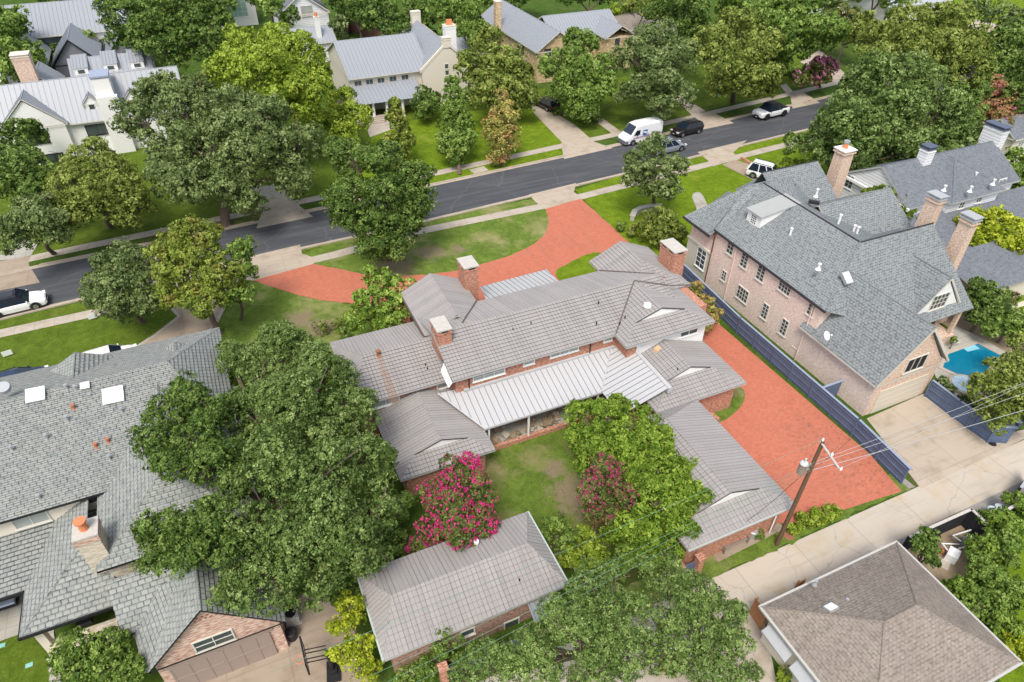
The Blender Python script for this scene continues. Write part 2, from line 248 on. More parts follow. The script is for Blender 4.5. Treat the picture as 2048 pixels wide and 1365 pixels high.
def sheet(name, pts, z, m, kind='structure', label=None):
    mb = MB(); mb.poly([Vector((p[0], p[1], z)) for p in pts]); o = mb.build(name, m); me = o.data
    bm = bmesh.new(); bm.from_mesh(me)
    for f in bm.faces:
        if f.normal.z < 0: f.normal_flip()
    bmesh.ops.triangulate(bm, faces=bm.faces[:]); bm.to_mesh(me); bm.free(); tag(o, label, None, None, kind); return o
def ragged(pts, amp):
    rr = random.Random(7); out = []
    for i in range(len(pts)):
        a, b = Vector((pts[i][0], pts[i][1])), Vector((pts[(i+1) % len(pts)][0], pts[(i+1) % len(pts)][1])); n = max(1, min(60, int((b-a).length/.45)))
        for k in range(n): q = a.lerp(b, k/n); out.append((q.x+rr.gauss(0, amp), q.y+rr.gauss(0, amp)))
    return out
def psheet(name, px, z, m):
    pts = [P(x, y) for x, y in px]
    if 'lawn' in name or 'bed' in name or 'gravel' in name or 'soil' in name: pts = ragged(pts, .06)
    elif 'red' in name: pts = ragged(pts, .03)
    return sheet(name, pts, z, m)
def smooth_px(pts, n=6, closed=True):
    out = []; N = len(pts)
    for i in range(N):
        p0, p1, p2, p3 = (np.array(pts[(i+k-1) % N], float) for k in range(4))
        for t in np.linspace(0, 1, n, endpoint=False): out.append(tuple(.5*((2*p1)+(-p0+p2)*t+(2*p0-5*p1+4*p2-p3)*t*t+(-p0+3*p1-3*p2+p3)*t**3)))
    return out
# ---------------------------------------------------------------- roofs
def slope(mb, pts, course=0, step=.05, seam=0, mt=0, mr=1):
    pts = [Vector(p) for p in pts]; u, v, n = planeuv(pts)
    if n.z < 0: pts.reverse(); u, v, n = planeuv(pts)
    if course:
        vs = [p.dot(v) for p in pts]; lo, hi = min(vs), max(vs); k = lo
        while k < hi-1e-4:
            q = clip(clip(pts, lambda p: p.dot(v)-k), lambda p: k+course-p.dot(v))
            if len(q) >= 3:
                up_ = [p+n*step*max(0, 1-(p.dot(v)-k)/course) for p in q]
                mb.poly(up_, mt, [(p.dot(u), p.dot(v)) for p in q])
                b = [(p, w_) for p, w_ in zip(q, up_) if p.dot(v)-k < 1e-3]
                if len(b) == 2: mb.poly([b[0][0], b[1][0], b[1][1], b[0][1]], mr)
            k += course
    else: mb.poly(pts, mt)
    if seam:
        us = [p.dot(u) for p in pts]; k = min(us)+seam*.5
        while k < max(us):
            q = clip(clip(pts, lambda p: p.dot(u)-k+.016), lambda p: k+.016-p.dot(u))
            if len(q) >= 3:
                top = [p+n*.045 for p in q]; mb.poly(top, mr)
                for i in range(len(q)): mb.poly([q[i], q[(i+1) % len(q)], top[(i+1) % len(q)], top[i]], mr)
            k += seam
def roof(mb, axis, a0, a1, c0, c1, ze, zr, e0=('g', 0), e1=('g', 0), course=0, seam=0, th=.16, gm=3):
    """ridge along axis; e0/e1 = ends: g gable, h hip(run), d dutch(run). material slots: 0 tile 1 riser 2 trim 3 gablet"""
    cm = (c0+c1)/2; hw = (c1-c0)/2; k = (zr-ze)/hw
    T = (lambda a, c, z: Vector((a, c, z))) if axis == 'x' else (lambda a, c, z: Vector((c, a, z)))
    def end(a, e, s):
        ty, run = e
        if ty == 'g': return [T(a, c0, ze)], [T(a, c1, ze)], T(a, cm, zr), None
        if ty == 'h': return [T(a, c0, ze)], [T(a, c1, ze)], T(a+s*run, cm, zr), None
        zz = ze+k*run*1.0; w_ = (zr-zz)/k
        return [T(a, c0, ze), T(a+s*run, cm-w_, zz)], [T(a, c1, ze), T(a+s*run, cm+w_, zz)], T(a+s*run, cm, zr), (zz, w_)
    A0, A1, R0, D0 = end(a0, e0, 1); B0, B1, R1, D1 = end(a1, e1, -1)
    kw = dict(course=course, seam=seam)
    slope(mb, A0+[R0, R1]+B0[::-1], **kw); slope(mb, A1+[R0, R1]+B1[::-1], **kw)
    for a, e, s, X0, X1, R_, D in ((a0, e0, 1, A0, A1, R0, D0), (a1, e1, -1, B0, B1, R1, D1)):
        if e[0] == 'h': slope(mb, [X0[0], X1[0], R_], **kw)
        if e[0] == 'd':
            slope(mb, [X0[0], X1[0], X1[1], X0[1]], **kw); ins = T(s*.0, 0, 0)-T(0, 0, 0)+Vector((0, 0, .01)); mb.poly([X0[1]+ins, X1[1]+ins, R_+ins], gm)
            for Q in (X0[1], X1[1]):                     # overhanging verge of the gablet
                o_ = T(-s*.07, 0, 0)-T(0, 0, 0); up_ = Vector((0, 0, .05)); mb.poly([Q+up_, R_+up_, R_+up_+o_, Q+up_+o_], 0); mb.poly([Q+up_+o_, R_+up_+o_, R_+o_-up_, Q+o_-up_], 1)
    c = [T(a0, c0, ze), T(a1, c0, ze), T(a1, c1, ze), T(a0, c1, ze)]; dn = Vector((0, 0, -th))
    lip = Vector((0, 0, .035))
    for i in range(4):
        p, q = c[i], c[(i+1) % 4]; mb.poly([p+dn, q+dn, q+lip, p+lip], 2)
    for a, e in ((a0, e0), (a1, e1)):
        if e[0] == 'g':
            for cc in (c0, c1): mb.poly([T(a, cc, ze)+dn, T(a, cm, zr)+dn, T(a, cm, zr)+lip, T(a, cc, ze)+lip], 2)
    g0 = T(a0, cm, zr)+dn if e0[0] == 'g' else None; g1 = T(a1, cm, zr)+dn if e1[0] == 'g' else None
    if g0 and g1:
        mb.poly([c[0]+dn, c[1]+dn, g1, g0], 2); mb.poly([c[3]+dn, c[2]+dn, g1, g0], 2)
    else: mb.poly([p+dn for p in c], 2)
    # ridge cap
    mb.tube([R0+Vector((0, 0, .0)), R1], .055, 6, 0)
    for e, X0, X1, R_ in ((e0, A0, A1, R0), (e1, B0, B1, R1)):
        if e[0] == 'h':
            for Q in (X0[0], X1[0]): mb.tube([Q, R_], .05, 5, 0)
        if e[0] == 'd':
            for Q in (X0, X1): mb.tube([Q[0], Q[1]], .05, 5, 0)
def gablewall(mb, axis, a0, a1, c0, c1, z0, ze, zr, mi=0):
    """walls with gable tops, ridge along axis"""
    T = (lambda a, c, z: Vector((a, c, z))) if axis == 'x' else (lambda a, c, z: Vector((c, a, z)))
    cm = (c0+c1)/2
    for a in (a0, a1): mb.poly([T(a, c0, z0), T(a, c1, z0), T(a, c1, ze), T(a, cm, zr), T(a, c0, ze)], mi)
    for c_ in (c0, c1): mb.poly([T(a0, c_, z0), T(a1, c_, z0), T(a1, c_, ze), T(a0, c_, ze)], mi)
def wind(root, face, pl, a, z, w_, h, nx=1, ny=1, fm=None, gm=None, sill=True, fr=.07):
    """window on a wall: face S (y=pl, a=x) or W (x=pl, a=y); a,z = centre"""
    fm = fm or W_white; gm = gm or M_glass
    T = (lambda u, d, zz: Vector((u, pl-d, zz))) if face == 'S' else (lambda u, d, zz: Vector((pl-d, u, zz)))
    def bx(mb, u0, u1, z0, z1, d0, d1):
        a_ = T(u0, d0, z0); b_ = T(u1, d1, z1); mb.box(min(a_.x, b_.x), max(a_.x, b_.x), min(a_.y, b_.y), max(a_.y, b_.y), z0, z1)
    m = MB(); L, R_, B, Tp = a-w_/2, a+w_/2, z-h/2, z+h/2
    bx(m, L-fr, L, B, Tp, -.02, .05); bx(m, R_, R_+fr, B, Tp, -.02, .05); bx(m, L-fr, R_+fr, Tp, Tp+fr, -.02, .052); bx(m, L-fr, R_+fr, B-fr, B, -.02, .052)
    for i in range(1, nx): q = L+w_*i/nx; bx(m, q-.022, q+.022, B, Tp, -.02, .04)
    for j in range(1, ny): q = B+h*j/ny; bx(m, L, R_, q-.018, q+.018, -.02, .038)
    if sill: bx(m, L-fr-.04, R_+fr+.04, B-fr-.06, B-fr, -.02, .1)
    o = m.build('window', fm, root); g = MB(); c0_ = T(L, .012, B); c1_ = T(R_, .012, Tp); g.poly([T(L, .012, B), T(R_, .012, B), T(R_, .012, Tp), T(L, .012, Tp)]); g.build('pane', gm, o); return o
def winS(root, y, px, py, w_, h, *a, **k): x, z = PS(px, py, y); return wind(root, 'S', y, x, z, w_, h, *a, **k)
def winW(root, x, px, py, w_, h, *a, **k): y, z = PW(px, py, x); return wind(root, 'W', x, y, z, w_, h, *a, **k)
def chimney(root, x0, x1, y0, y1, z0, z1, m, capm=W_cap, cap=.1, flue='holes', taper=0, name='chimney'):
    b = MB(); b.box(x0, x1, y0, y1, z0, z1-.12, taper=taper); b.box(x0-.04, x1+.04, y0-.04, y1+.04, z1-.42, z1-.30); o = b.build(name, m, root)
    c = MB(); c.box(x0-.06, x1+.06, y0-.06, y1+.06, z1-.12, z1-.12+cap)
    if flue == 'metal': c.box(x0+.05, x1-.05, y0+.05, y1-.05, z1-.02, z1+.18); c.box(x0-.08, x1+.08, y0-.08, y1+.08, z1+.18, z1+.24)
    c.build('chimney_cap', capm, o)
    if flue == 'holes':
        h = MB(); w_ = (x1-x0); d = (y1-y0)
        h.box(x0+w_*.3, x0+w_*.75, y0-.012, y0+.1, z1-.36, z1-.16); h.box(x0-.012, x0+.1, y0+d*.15, y0+d*.38, z1-.36, z1-.16); h.box(x0-.012, x0+.1, y0+d*.6, y0+d*.85, z1-.36, z1-.16); h.build('flue_opening', W_blk, o)
    return o
def pipevent(root, px, py, z, h=.45, r=.06, m=W_galv, base=True):
    p = P(px, py, z); b = MB(); b.cyl(p, r, z-.1, z+h, 8); 
    if base: b.cyl(p, r*2.6, z-.1, z+.06, 8, r2=r*1.2); b.cyl((p.x, p.y), r*1.5, z+h, z+h+.08, 8)
    return b.build('roof_vent', m, root)
def dish(root, px, py, z, r=.4, m=W_grey):
    p = P(px, py, z); b = MB(); n = 14; d = Vector((.25, -.75, .6)).normalized(); a = d.orthogonal().normalized(); c_ = d.cross(a)
    for i in range(n):
        t0, t1 = 2*math.pi*i/n, 2*math.pi*(i+1)/n; q0 = p+(a*math.cos(t0)+c_*math.sin(t0))*r+d*.08; q1 = p+(a*math.cos(t1)+c_*math.sin(t1))*r+d*.08
        m0 = p+(a*math.cos(t0)+c_*math.sin(t0))*r*.5+d*.02; m1 = p+(a*math.cos(t1)+c_*math.sin(t1))*r*.5+d*.02
        b.poly([m0, m1, q1, q0]); b.poly([p, m1, m0]); b.poly([q0, q1, q1-d*.02, q0-d*.02])
    b.tube([p, p+Vector((.1, .1, -.6))], .03, 6); b.tube([p-c_*r*.7, p+d*.45, ], .015, 5); b.box(p.x+d.x*.45-.05, p.x+d.x*.45+.05, p.y+d.y*.45-.05, p.y+d.y*.45+.05, p.z+d.z*.45-.04, p.z+d.z*.45+.05)
    return b.build('satellite_dish', m, root)
# ================================================================ GROUND
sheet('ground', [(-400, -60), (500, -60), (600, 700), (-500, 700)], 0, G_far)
near_e = [(-420, 739), (90, 613), (475, 523), (835, 444), (1240, 348), (1606, 260), (2300, 88)]
far_e = [(-420, 643), (79, 536), (470, 457), (848, 377), (1242, 291), (1602, 209), (2300, 47)]
def gp(l, z=0): return [P(x, y, z) for x, y in l]
NE, FE = gp(near_e), gp(far_e)
def offs(line, d):
    out = []
    for i, p in enumerate(line):
        t = (line[min(i+1, len(line)-1)]-line[max(i-1, 0)]).normalized(); out.append(p+Vector((-t.y, t.x, 0))*d)
    return out
# front lawns on the near side, yards on the far side
sheet('front_lawn', [(-60, 40), (34, 40)]+[tuple(p[:2]) for p in (offs(NE, -.2)[3], offs(NE, -.2)[0])], .004, G_lawn)
sheet('sunny_front_lawn', [P(1166, 399)[:2], P(1240, 470)[:2], (36, 44), (58, 46), (66, 52), P(1610, 250)[:2], P(1606, 262)[:2], P(1240, 352)[:2], P(1150, 380)[:2]], .008, G_vivid)
psheet('far_lawn', [(-300, 330), (300, 250), (640, 215), (1110, 175), (1600, 100), (1700, 150), (1320, 245), (1140, 285), (856, 347), (300, 470), (-300, 590)], .003, G_lawn); psheet('far_lawn', [(750, 260), (900, 225), (1060, 215), (1150, 280), (1134, 312), (856, 375), (700, 400)], .006, G_vivid)
psheet('island_lawn', [(598, 512), (700, 470), (1075, 396), (1100, 430), (1098, 470), (1000, 540), (800, 560), (640, 535)], .010, G_dry)
psheet('left_patchy_lawn', [(440, 640), (505, 560), (600, 590), (720, 612), (760, 690), (640, 760), (480, 760)], .010, G_dry)
sheet('back_lawn', [(9, 20), (24, 20), (24, 31), (9, 31)], .006, G_back)
sheet('alley_verge', ragged([(10, 15.62), (36.4, 15.75), (36.4, 17.2), (10, 17.2)], .08), .028, G_dry)
sheet('alley_soil_verge', [(14, 12.1), (36, 12.1), (36, 13.2), (14, 13.2)], .006, M_soil)
sheet('street', [p[:2] for p in NE]+[p[:2] for p in reversed(FE)], .02, M_asph)
WALKN = [(-420, 788), (0, 668), (205, 623), (674, 509), (845, 462), (1091, 412), (1256, 370), (1543, 297.5), (2300, 112)]
WALKF = [(-420, 623), (171, 494), (318, 464), (879, 345.5), (1129, 291.5), (1200, 276.5), (1389, 234), (1560, 193.5), (1700, 160), (2300, 21)]
def strip(name, line, wd, z, m):
    L = gp(line); a, b = offs(L, wd/2), offs(L, -wd/2); return sheet(name, [p[:2] for p in a]+[p[:2] for p in reversed(b)], z, m)
strip('sidewalk', WALKN, 1.25, .024, M_walk); strip('sidewalk', WALKF, 1.25, .024, M_walk)
def kerb(name, line, side, gaps):
    L = [p.copy() for p in line]; mb = MB(); pts = []
    for i in range(len(L)-1):
        n = max(1, int((L[i+1]-L[i]).length/1.0))
        for k in range(n): pts.append(L[i].lerp(L[i+1], k/n))
    for i in range(len(pts)-1):
        a, b = pts[i], pts[i+1]; c = (a+b)/2; t = (b-a).normalized(); n = Vector((-t.y, t.x, 0))*side
        mid = proj(c); low = any(g0 <= mid[0] <= g1 for g0, g1 in gaps); h = .05 if low else .13
        for o0, o1, hh in ((0, .35, .036), (.35, .55, h)):
            q = [a+n*o0, b+n*o0, b+n*o1, a+n*o1]
            tp = [p+Vector((0, 0, hh)) for p in q]; tp = tp if side > 0 else tp[::-1]; mb.poly(tp)
            for k in ((0, 1), (2, 3)): mb.poly([q[k[0]], q[k[1]], q[k[1]]+Vector((0, 0, hh)), q[k[0]]+Vector((0, 0, hh))])
    return tag(mb.build(name, M_curb), kind='structure')
def proj(X):
    r = Vector(X)-Vector((0, 0, HC)); d = r.dot(fw); return 1024+F*r.dot(rt)/d, 682.5-F*r.dot(up)/d
kerb('street_kerb', NE, -1, [(330, 455), (500, 600), (1070, 1150), (1405, 1485)])
kerb('street_kerb', FE, 1, [(-50, 72), (515, 600), (1140, 1215), (1400, 1455), (1585, 1625)])
ap = .030
for i, q in enumerate([[(486, 517), (600, 490), (604, 508), (640, 520), (626, 529), (506, 562), (480, 560)],
        [(1058, 390), (1152, 367), (1148, 385), (1166, 397), (1090, 419), (1070, 404)],
        [(330, 552), (452, 523), (470, 560), (440, 600), (360, 625), (345, 590)],
        [(1395, 305), (1494, 281), (1466, 306), (1478, 316), (1426, 334), (1416, 322)],
        [(1128, 319), (1226, 297), (1187, 284), (1165, 274), (1122, 287)], [(513, 458), (626, 434), (596, 410), (575, 395), (505, 400), (523, 425)],
        [(1400, 261), (1468, 247), (1430, 228), (1385, 236)], [(-60, 594), (80, 566), (58, 530), (60, 512), (-60, 535)], [(1585, 218), (1640, 206), (1604, 184), (1580, 190)]]):
    psheet('driveway_apron', q, ap-.001*i*.4, M_drive if i != 7 else M_drive2)
# circular red drive and rear court
RED1 = [(506, 562), (626, 529)]+[(674, 538), (725, 549), (790, 553), (850, 550), (905, 544), (958, 531), (1016, 514), (1067, 490), (1088, 472), (1097, 452), (1096, 432), (1090, 419), (1161, 398), (1218, 449), (1262, 490), (1290, 560), (1100, 640), (900, 690), (760, 620), (700, 607), (640, 601), (599, 592), (558, 580)]
psheet('red_driveway', RED1, .036, M_red)
psheet('entry_lawn', smooth_px([(1112, 546), (1136, 529), (1170, 511), (1204, 507), (1230, 520), (1200, 560), (1140, 585)], 5), .041, G_vivid)
sheet('red_court', [(22, 17.1), (23.5, 17.1)]+[tuple(P(*p)[:2]) for p in [(1529, 1049), (1600, 1046), (1690, 1020), (1760, 997), (1803, 984)]]+[tuple(P(*p)[:2]) for p in [(1741, 911), (1600, 789), (1440, 651), (1400, 600)]]+[(33, 46), (30, 46), (30, 30), (22, 30)], .036, M_red)
CL = [P(x, y) for x, y in smooth_px([(1407, 838), (1420, 790), (1460, 772), (1487, 780), (1488, 802), (1470, 826), (1440, 845)], 5)]
sheet('court_lawn', [p[:2] for p in CL], .041, G_back)
b = MB()
for pa, pb in ((P(1398, 815), P(1437, 843)),): b.obox((pa+pb)/2, pb-pa, (pb-pa).length, .28, .0, .25)
tag(b.build('brick_edging', B_red), 'low red brick edging beside the half-round lawn of the red court', 'edging')
# alley, drives
sheet('alley', [(-40, 13.1), (90, 13.1), (90, 15.64), (-40, 15.64)], .020, M_alley)
psheet('concrete_driveway', [(1835, 970), (1733, 838), (1847, 788), (1925, 845), (1985, 875), (2060, 857), (2062, 872), (1842, 979)], .030, M_drive)
sheet('gravel_strip', [P(1808, 945)[:2], P(1822, 930)[:2], (36.9, 17.6), (37.0, 15.7), P(1795, 985)[:2]], .026, M_gravel)
sheet('gravel_verge', [(30, 12.4), (46, 12.4), (46, 13.3), (30, 13.3)], .012, M_gravel)
psheet('gravel_yard', [(1935, 1010), (2048, 955), (2048, 1000), (1990, 1060), (1960, 1040)], .015, M_gravel)
psheet('mulch_bed', [(1800, 1090), (1900, 1010), (1985, 1060), (1960, 1130), (1890, 1190)], .016, M_soil)
psheet('side_lawn', [(1985, 1090), (2100, 980), (2200, 1400), (2000, 1400)], .012, G_vivid)
psheet('curved_driveway', [(345, 612), (356, 634), (308, 671), (253, 706), (190, 760), (330, 790), (380, 695), (431, 646), (448, 613), (455, 590), (380, 590)], .032, M_drive2)
for q in ([(345, 618), (358, 634), (310, 671), (255, 706), (196, 756)], [(450, 612), (434, 645), (383, 693), (345, 760)]): strip('driveway_border', q, .3, .037, M_walk)
psheet('garage_court', [(250, 1400), (400, 1330), (560, 1215), (600, 1190), (640, 1180), (740, 1300), (760, 1420), (480, 1420)], .022, M_drive2)
psheet('yard_patio', [(1380, 1190), (1525, 1225), (1560, 1400), (1100, 1400), (1150, 1260)], .014, M_walk)
psheet('far_driveway', [(1067, 226), (1060, 200), (1078, 195), (1098, 219), (1151, 251), (1187, 284), (1129, 291)], .022, M_drive)
psheet('far_driveway', [(503, 372), (578, 372), (586, 400), (510, 412)], .022, M_patio)
psheet('far_path', [(1165, 205), (1187, 224), (1245, 266), (1230, 272), (1180, 236), (1150, 210)], .022, M_walk)
psheet('far_path', [(1355, 185), (1363, 194), (1412, 223), (1385, 232), (1340, 190)], .022, M_walk)
psheet('far_path', [(1600, 125), (1640, 100), (1700, 158), (1672, 168), (1610, 130)], .022, M_drive)
psheet('far_path', [(1560, 172), (1572, 168), (1590, 188), (1576, 192)], .022, M_walk)
psheet('entry_walk', [(735, 262), (748, 240), (800, 236), (810, 250), (740, 275)], .022, M_walk)
psheet('far_road', [(1950, 60), (2060, 78), (2060, 62), (1960, 42), (1900, 20), (1880, 26)], .02, M_walk)
psheet('far_open_lawn', [(1900, -20), (2300, -20), (2300, 160), (1990, 120), (1930, 60)], .006, G_vivid)
psheet('stone_path', [(0, 505), (40, 478), (75, 490), (60, 515), (0, 522)], .024, M_patio)
psheet('garden_path', smooth_px([(1384, 392), (1398, 385), (1410, 400), (1418, 430), (1400, 440), (1392, 415)], 3), .030, M_patio)
psheet('right_driveway', [(1445, 330), (1470, 320), (1560, 350), (1560, 385), (1500, 358)], .026, M_drive2)
b = MB(); pa, pb = P(1482, 318), P(1506, 332); b.obox((pa+pb)/2, pb-pa, (pb-pa).length, .3, 0, .28); tag(b.build('brick_planter_wall', B_red), 'low red brick wall beside the driveway with the white estate car', 'low wall')
psheet('flagstone_terrace', [(-20, 1170), (60, 1150), (60, 1262), (-20, 1290)], .02, M_patio)
psheet('corner_lawn', [(-20, 1290), (95, 1250), (110, 1420), (-20, 1420)], .012, G_lawn)
psheet('pool_terrace', [(1868, 690), (1905, 650), (1945, 668), (2025, 712), (1975, 800), (1905, 830), (1865, 740)], .02, M_patio)
psheet('garden_lawn', [(1930, 560), (2048, 520), (2100, 640), (2000, 640)], .008, G_vivid)
psheet('garden_soil', [(1870, 640), (1960, 600), (2060, 700), (2000, 760), (1950, 690)], .010, M_soil)
psheet('patio_slab', [(1975, 545), (2012, 527), (2034, 540), (1998, 562)], .02, M_walk); psheet('patio_slab', [(2000, 568), (2038, 545), (2070, 560), (2030, 585)], .021, M_walk)
psheet('patio_slab', [(2010, 520), (2048, 500), (2090, 520), (2045, 540)], .0215, M_walk)
# stepping stones and slabs
random.seed(5)
def slab(px, py, s, m=M_patio, grp=None, lab=None, name='stepping_stone'):
    p = P(px, py); b = MB(); a = random.uniform(-.3, .3); b.obox(p, (math.cos(a), math.sin(a)), s*random.uniform(.9, 1.3), s, 0, .07); return tag(b.build(name, m, loc=p), lab, 'stepping stone', grp)
for x, y in [(993, 878), (1012, 870), (1030, 866), (1041, 862), (1055, 859), (1078, 852), (1096, 846), (1117, 842), (1137, 835)]: slab(x, y, .42, M_walk, 'stepping stones along the covered porch', ['first', 'second', 'third', 'fourth', 'fifth', 'sixth', 'seventh', 'eighth', 'ninth'][[993, 1012, 1030, 1041, 1055, 1078, 1096, 1117, 1137].index(x)]+' stepping stone from the left along the covered rear porch')
for i in range(9): slab(100+i*1.5, 1262+i*13, .38, M_patio, 'stepping stones in the corner lawn', ['farthest', 'second', 'third', 'fourth', 'fifth', 'sixth', 'seventh', 'eighth', 'nearest'][i]+(' stone' if i in (0, 8) else ' farthest stone')+' of the row beside the corner lawn')
for i, (x, y, r) in enumerate([(1577, 1073, .33), (1984, 888, .28)]):
    p = P(x, y); b = MB(); b.cyl(p, r, 0, .045, 16); b.cyl(p, r*.8, .045, .055, 16)
    tag(b.build('manhole_cover', [W_rust, W_dark][i]), ['rusty round cover in the grass behind the utility pole', 'dark round drain cover in the concrete beside the alley'][i], 'manhole cover')
for x, y, lab in [(958, 341, 'square concrete lid set in the far verge beside the taller oval maple'), (900, 575, None)][:1]:
    p = P(x, y); b = MB(); b.obox(p, (1, .1), 2.0, 1.3, 0, .05); tag(b.build('inspection_cover', M_walk), lab, 'cover')
# pool
pool = [P(x, y) for x, y in [(1892, 708), (1954, 686), (2005, 713), (1950, 770), (1880, 737)]]
th = thing('swimming_pool', 'blue swimming pool with stone coping behind the brick garage wing', 'pool', pool[3])
b = MB(); b.poly([p+Vector((0, 0, .06)) for p in pool]); b.build('pool_water', M_pool, th)
b = MB()
for i in range(5):
    p, q = pool[i], pool[(i+1) % 5]; b.obox((p+q)/2, q-p, (q-p).length+.2, .3, .0, .1+.002*i)
b.build('coping', M_walk, th); p = P(1940, 697); b = MB(); b.obox(p, (1, -.1), 1.3, .7, .05, .08); b.build('tanning_step', plain('pale_pool_step', (.25, .55, .65)), th)
p = P(1930, 775); th = thing('hot_tub', 'small raised spa with pale rippling water beside the pool', 'hot tub', p)
b = MB(); b.tube([(p.x, p.y, 0), (p.x, p.y, .3)], 1.25, 18, cap=True); b.build('tub_wall', M_walk, th); b = MB(); b.cyl(p, 1.05, .28, .33, 20); b.build('tub_water', M_spa, th)

# ================================================================ MAIN HOUSE
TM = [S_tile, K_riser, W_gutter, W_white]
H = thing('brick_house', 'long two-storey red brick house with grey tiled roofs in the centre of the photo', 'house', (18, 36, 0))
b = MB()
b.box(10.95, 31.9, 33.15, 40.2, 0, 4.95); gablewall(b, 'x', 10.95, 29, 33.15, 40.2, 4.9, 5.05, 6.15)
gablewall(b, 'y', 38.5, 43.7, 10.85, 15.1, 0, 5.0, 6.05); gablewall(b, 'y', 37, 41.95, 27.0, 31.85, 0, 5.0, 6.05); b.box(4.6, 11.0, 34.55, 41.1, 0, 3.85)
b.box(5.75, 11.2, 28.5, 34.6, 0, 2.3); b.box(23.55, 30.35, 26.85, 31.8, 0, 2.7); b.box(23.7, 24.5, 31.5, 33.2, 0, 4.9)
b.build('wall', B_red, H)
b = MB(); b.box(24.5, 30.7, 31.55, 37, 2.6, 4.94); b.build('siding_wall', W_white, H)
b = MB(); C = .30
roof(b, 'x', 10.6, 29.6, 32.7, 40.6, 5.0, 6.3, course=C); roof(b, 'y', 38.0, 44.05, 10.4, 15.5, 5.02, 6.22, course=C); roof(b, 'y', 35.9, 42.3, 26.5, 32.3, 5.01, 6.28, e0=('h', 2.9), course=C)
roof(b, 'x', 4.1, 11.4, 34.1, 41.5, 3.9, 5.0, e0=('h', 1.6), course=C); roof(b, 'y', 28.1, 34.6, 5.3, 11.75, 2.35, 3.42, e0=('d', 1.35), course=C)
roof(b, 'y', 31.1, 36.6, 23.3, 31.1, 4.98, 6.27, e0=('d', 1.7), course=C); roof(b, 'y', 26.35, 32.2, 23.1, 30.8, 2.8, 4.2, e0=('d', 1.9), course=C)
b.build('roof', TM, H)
b = MB()
slope(b, [(9.7, 33.5, 3.47), (23.4, 33.12, 3.45), (20.8, 29.9, 2.6), (11.75, 29.9, 2.6)], seam=.44)
slope(b, [(23.4, 33.14, 3.455), (24.6, 33.14, 3.847), (24.6, 27.3, 3.847), (20.8, 27.3, 2.605), (20.8, 29.9, 2.605)], seam=.44)
b.tube([(23.4, 33.1, 3.47), (20.8, 29.9, 2.62)], .05, 5); b.tube([(9.75, 33.5, 3.5), (11.75, 29.9, 2.62)], .06, 5); b.box(24.45, 24.75, 27.2, 31.9, 3.4, 3.88)
b.box(11.7, 20.85, 29.86, 29.92, 2.46, 2.62, 0); b.box(11.5, 23.6, 33.0, 33.2, 3.4, 3.58, 0)
b.build('porch_roof', [S_white, K_seam], H)
for a_, c_ in (((23.35, 32.7, 5.0), (27.2, 36.6, 6.28)), ((15.5, 40.6, 5.05), (13.0, 37.0, 6.2)), ((26.5, 40.6, 5.05), (29.3, 36.9, 6.2)), ((27.2, 36.6, 6.3), (29.9, 35.3, 5.9)), ((29.9, 35.3, 5.9), (32.2, 35.8, 5.05))): vb = MB(); vb.tube([Vector(a_)+Vector((0, 0, .06)), Vector(c_)+Vector((0, 0, .06))], .05, 5); vb.build('valley_flashing', MATS.get('brown_flashing') or plain('brown_flashing', (.13, .10, .09), .7), H)
vb = MB(); vb.box(10.32, 10.42, 38, 44, 4.85, 5.08); vb.build('gutter', MATS['brown_flashing'], H)
vb = MB(); vb.poly([(10.62, 32.75, 4.82), (10.62, 34.5, 5.2), (10.3, 34.3, 4.7), (10.3, 32.75, 4.45)]); vb.build('white_soffit', W_white, H)
sp = lambda px, py: (lambda p: Vector((p.x, p.y, 3.9+(p.y-34.1)*.297+.12)))(P(px, py, 4.4))
t = NT('rust_stain', .9); u_ = t.noise(5, 5, co=t.scale(t.pos(), (5, .5, 1)), lo=.32, hi=1.15); tp = t.new('ShaderNodeBsdfTransparent'); mx = t.new('ShaderNodeMixShader'); t.col((.42, .20, .09)); t.t.links.new(u_, mx.inputs[0]); t.t.links.new(tp.outputs[0], mx.inputs[1]); t.t.links.new(t.b.outputs[0], mx.inputs[2]); t.t.links.new(mx.outputs[0], t.n['Material Output'].inputs[0])
vb = MB(); vb.poly([sp(754, 722), sp(763, 722), sp(798, 792), sp(779, 796)]); vb.build('rust_streak', t.m, H)
b = MB(); slope(b, [P(960, 574, 2.75), P(1093, 539, 2.75), P(1120, 566, 3.5), P(975, 606, 3.6)], seam=.44); b.build('entry_roof', [S_white, K_seam], H)
for x in (12.1, 15.1, 18.1, 20.6): b = MB(); b.box(x-.06, x+.06, 29.98, 30.1, .05, 2.55); b.build('porch_post', W_white, H)
b = MB(); b.box(11.6, 20.8, 29.95, 30.2, 0, .38); b.build('porch_kerb_wall', B_red, H)
sheet('porch_floor', [(11.4, 30), (24, 30), (24, 33.1), (11.4, 33.1)], .045, M_patio)
random.seed(9)
for i in range(46):
    x, y = random.uniform(11.9, 20.4), random.uniform(30.3, 31.6); b = MB(); a = random.uniform(0, 3.1); s = random.uniform(.25, .6); M = Matrix.Translation((x, y, .25+.3*random.random())) @ Matrix.Rotation(a, 4, 'Z') @ Matrix.Rotation(random.uniform(-.5, .5), 4, 'X')
    b.box(-s/2, s/2, -s*.35, s*.35, -.05, .05, M=M); tag(b.build('stone_slab', M_soil if i % 3 else M_walk, loc=(x, y, 0)), 'loose flat stone slab piled under the covered rear porch', 'stone slab', 'stone slabs piled under the porch')
cm = B_red
chimney(H, 10.65, 11.65, 35.5, 37.05, 4.6, 7.25, cm); chimney(H, 15.2, 16.35, 42.2, 43.75, 2.5, 7.25, cm); chimney(H, 31.55, 32.7, 37.6, 39.6, 0, 7.3, cm)
ys = 33.14
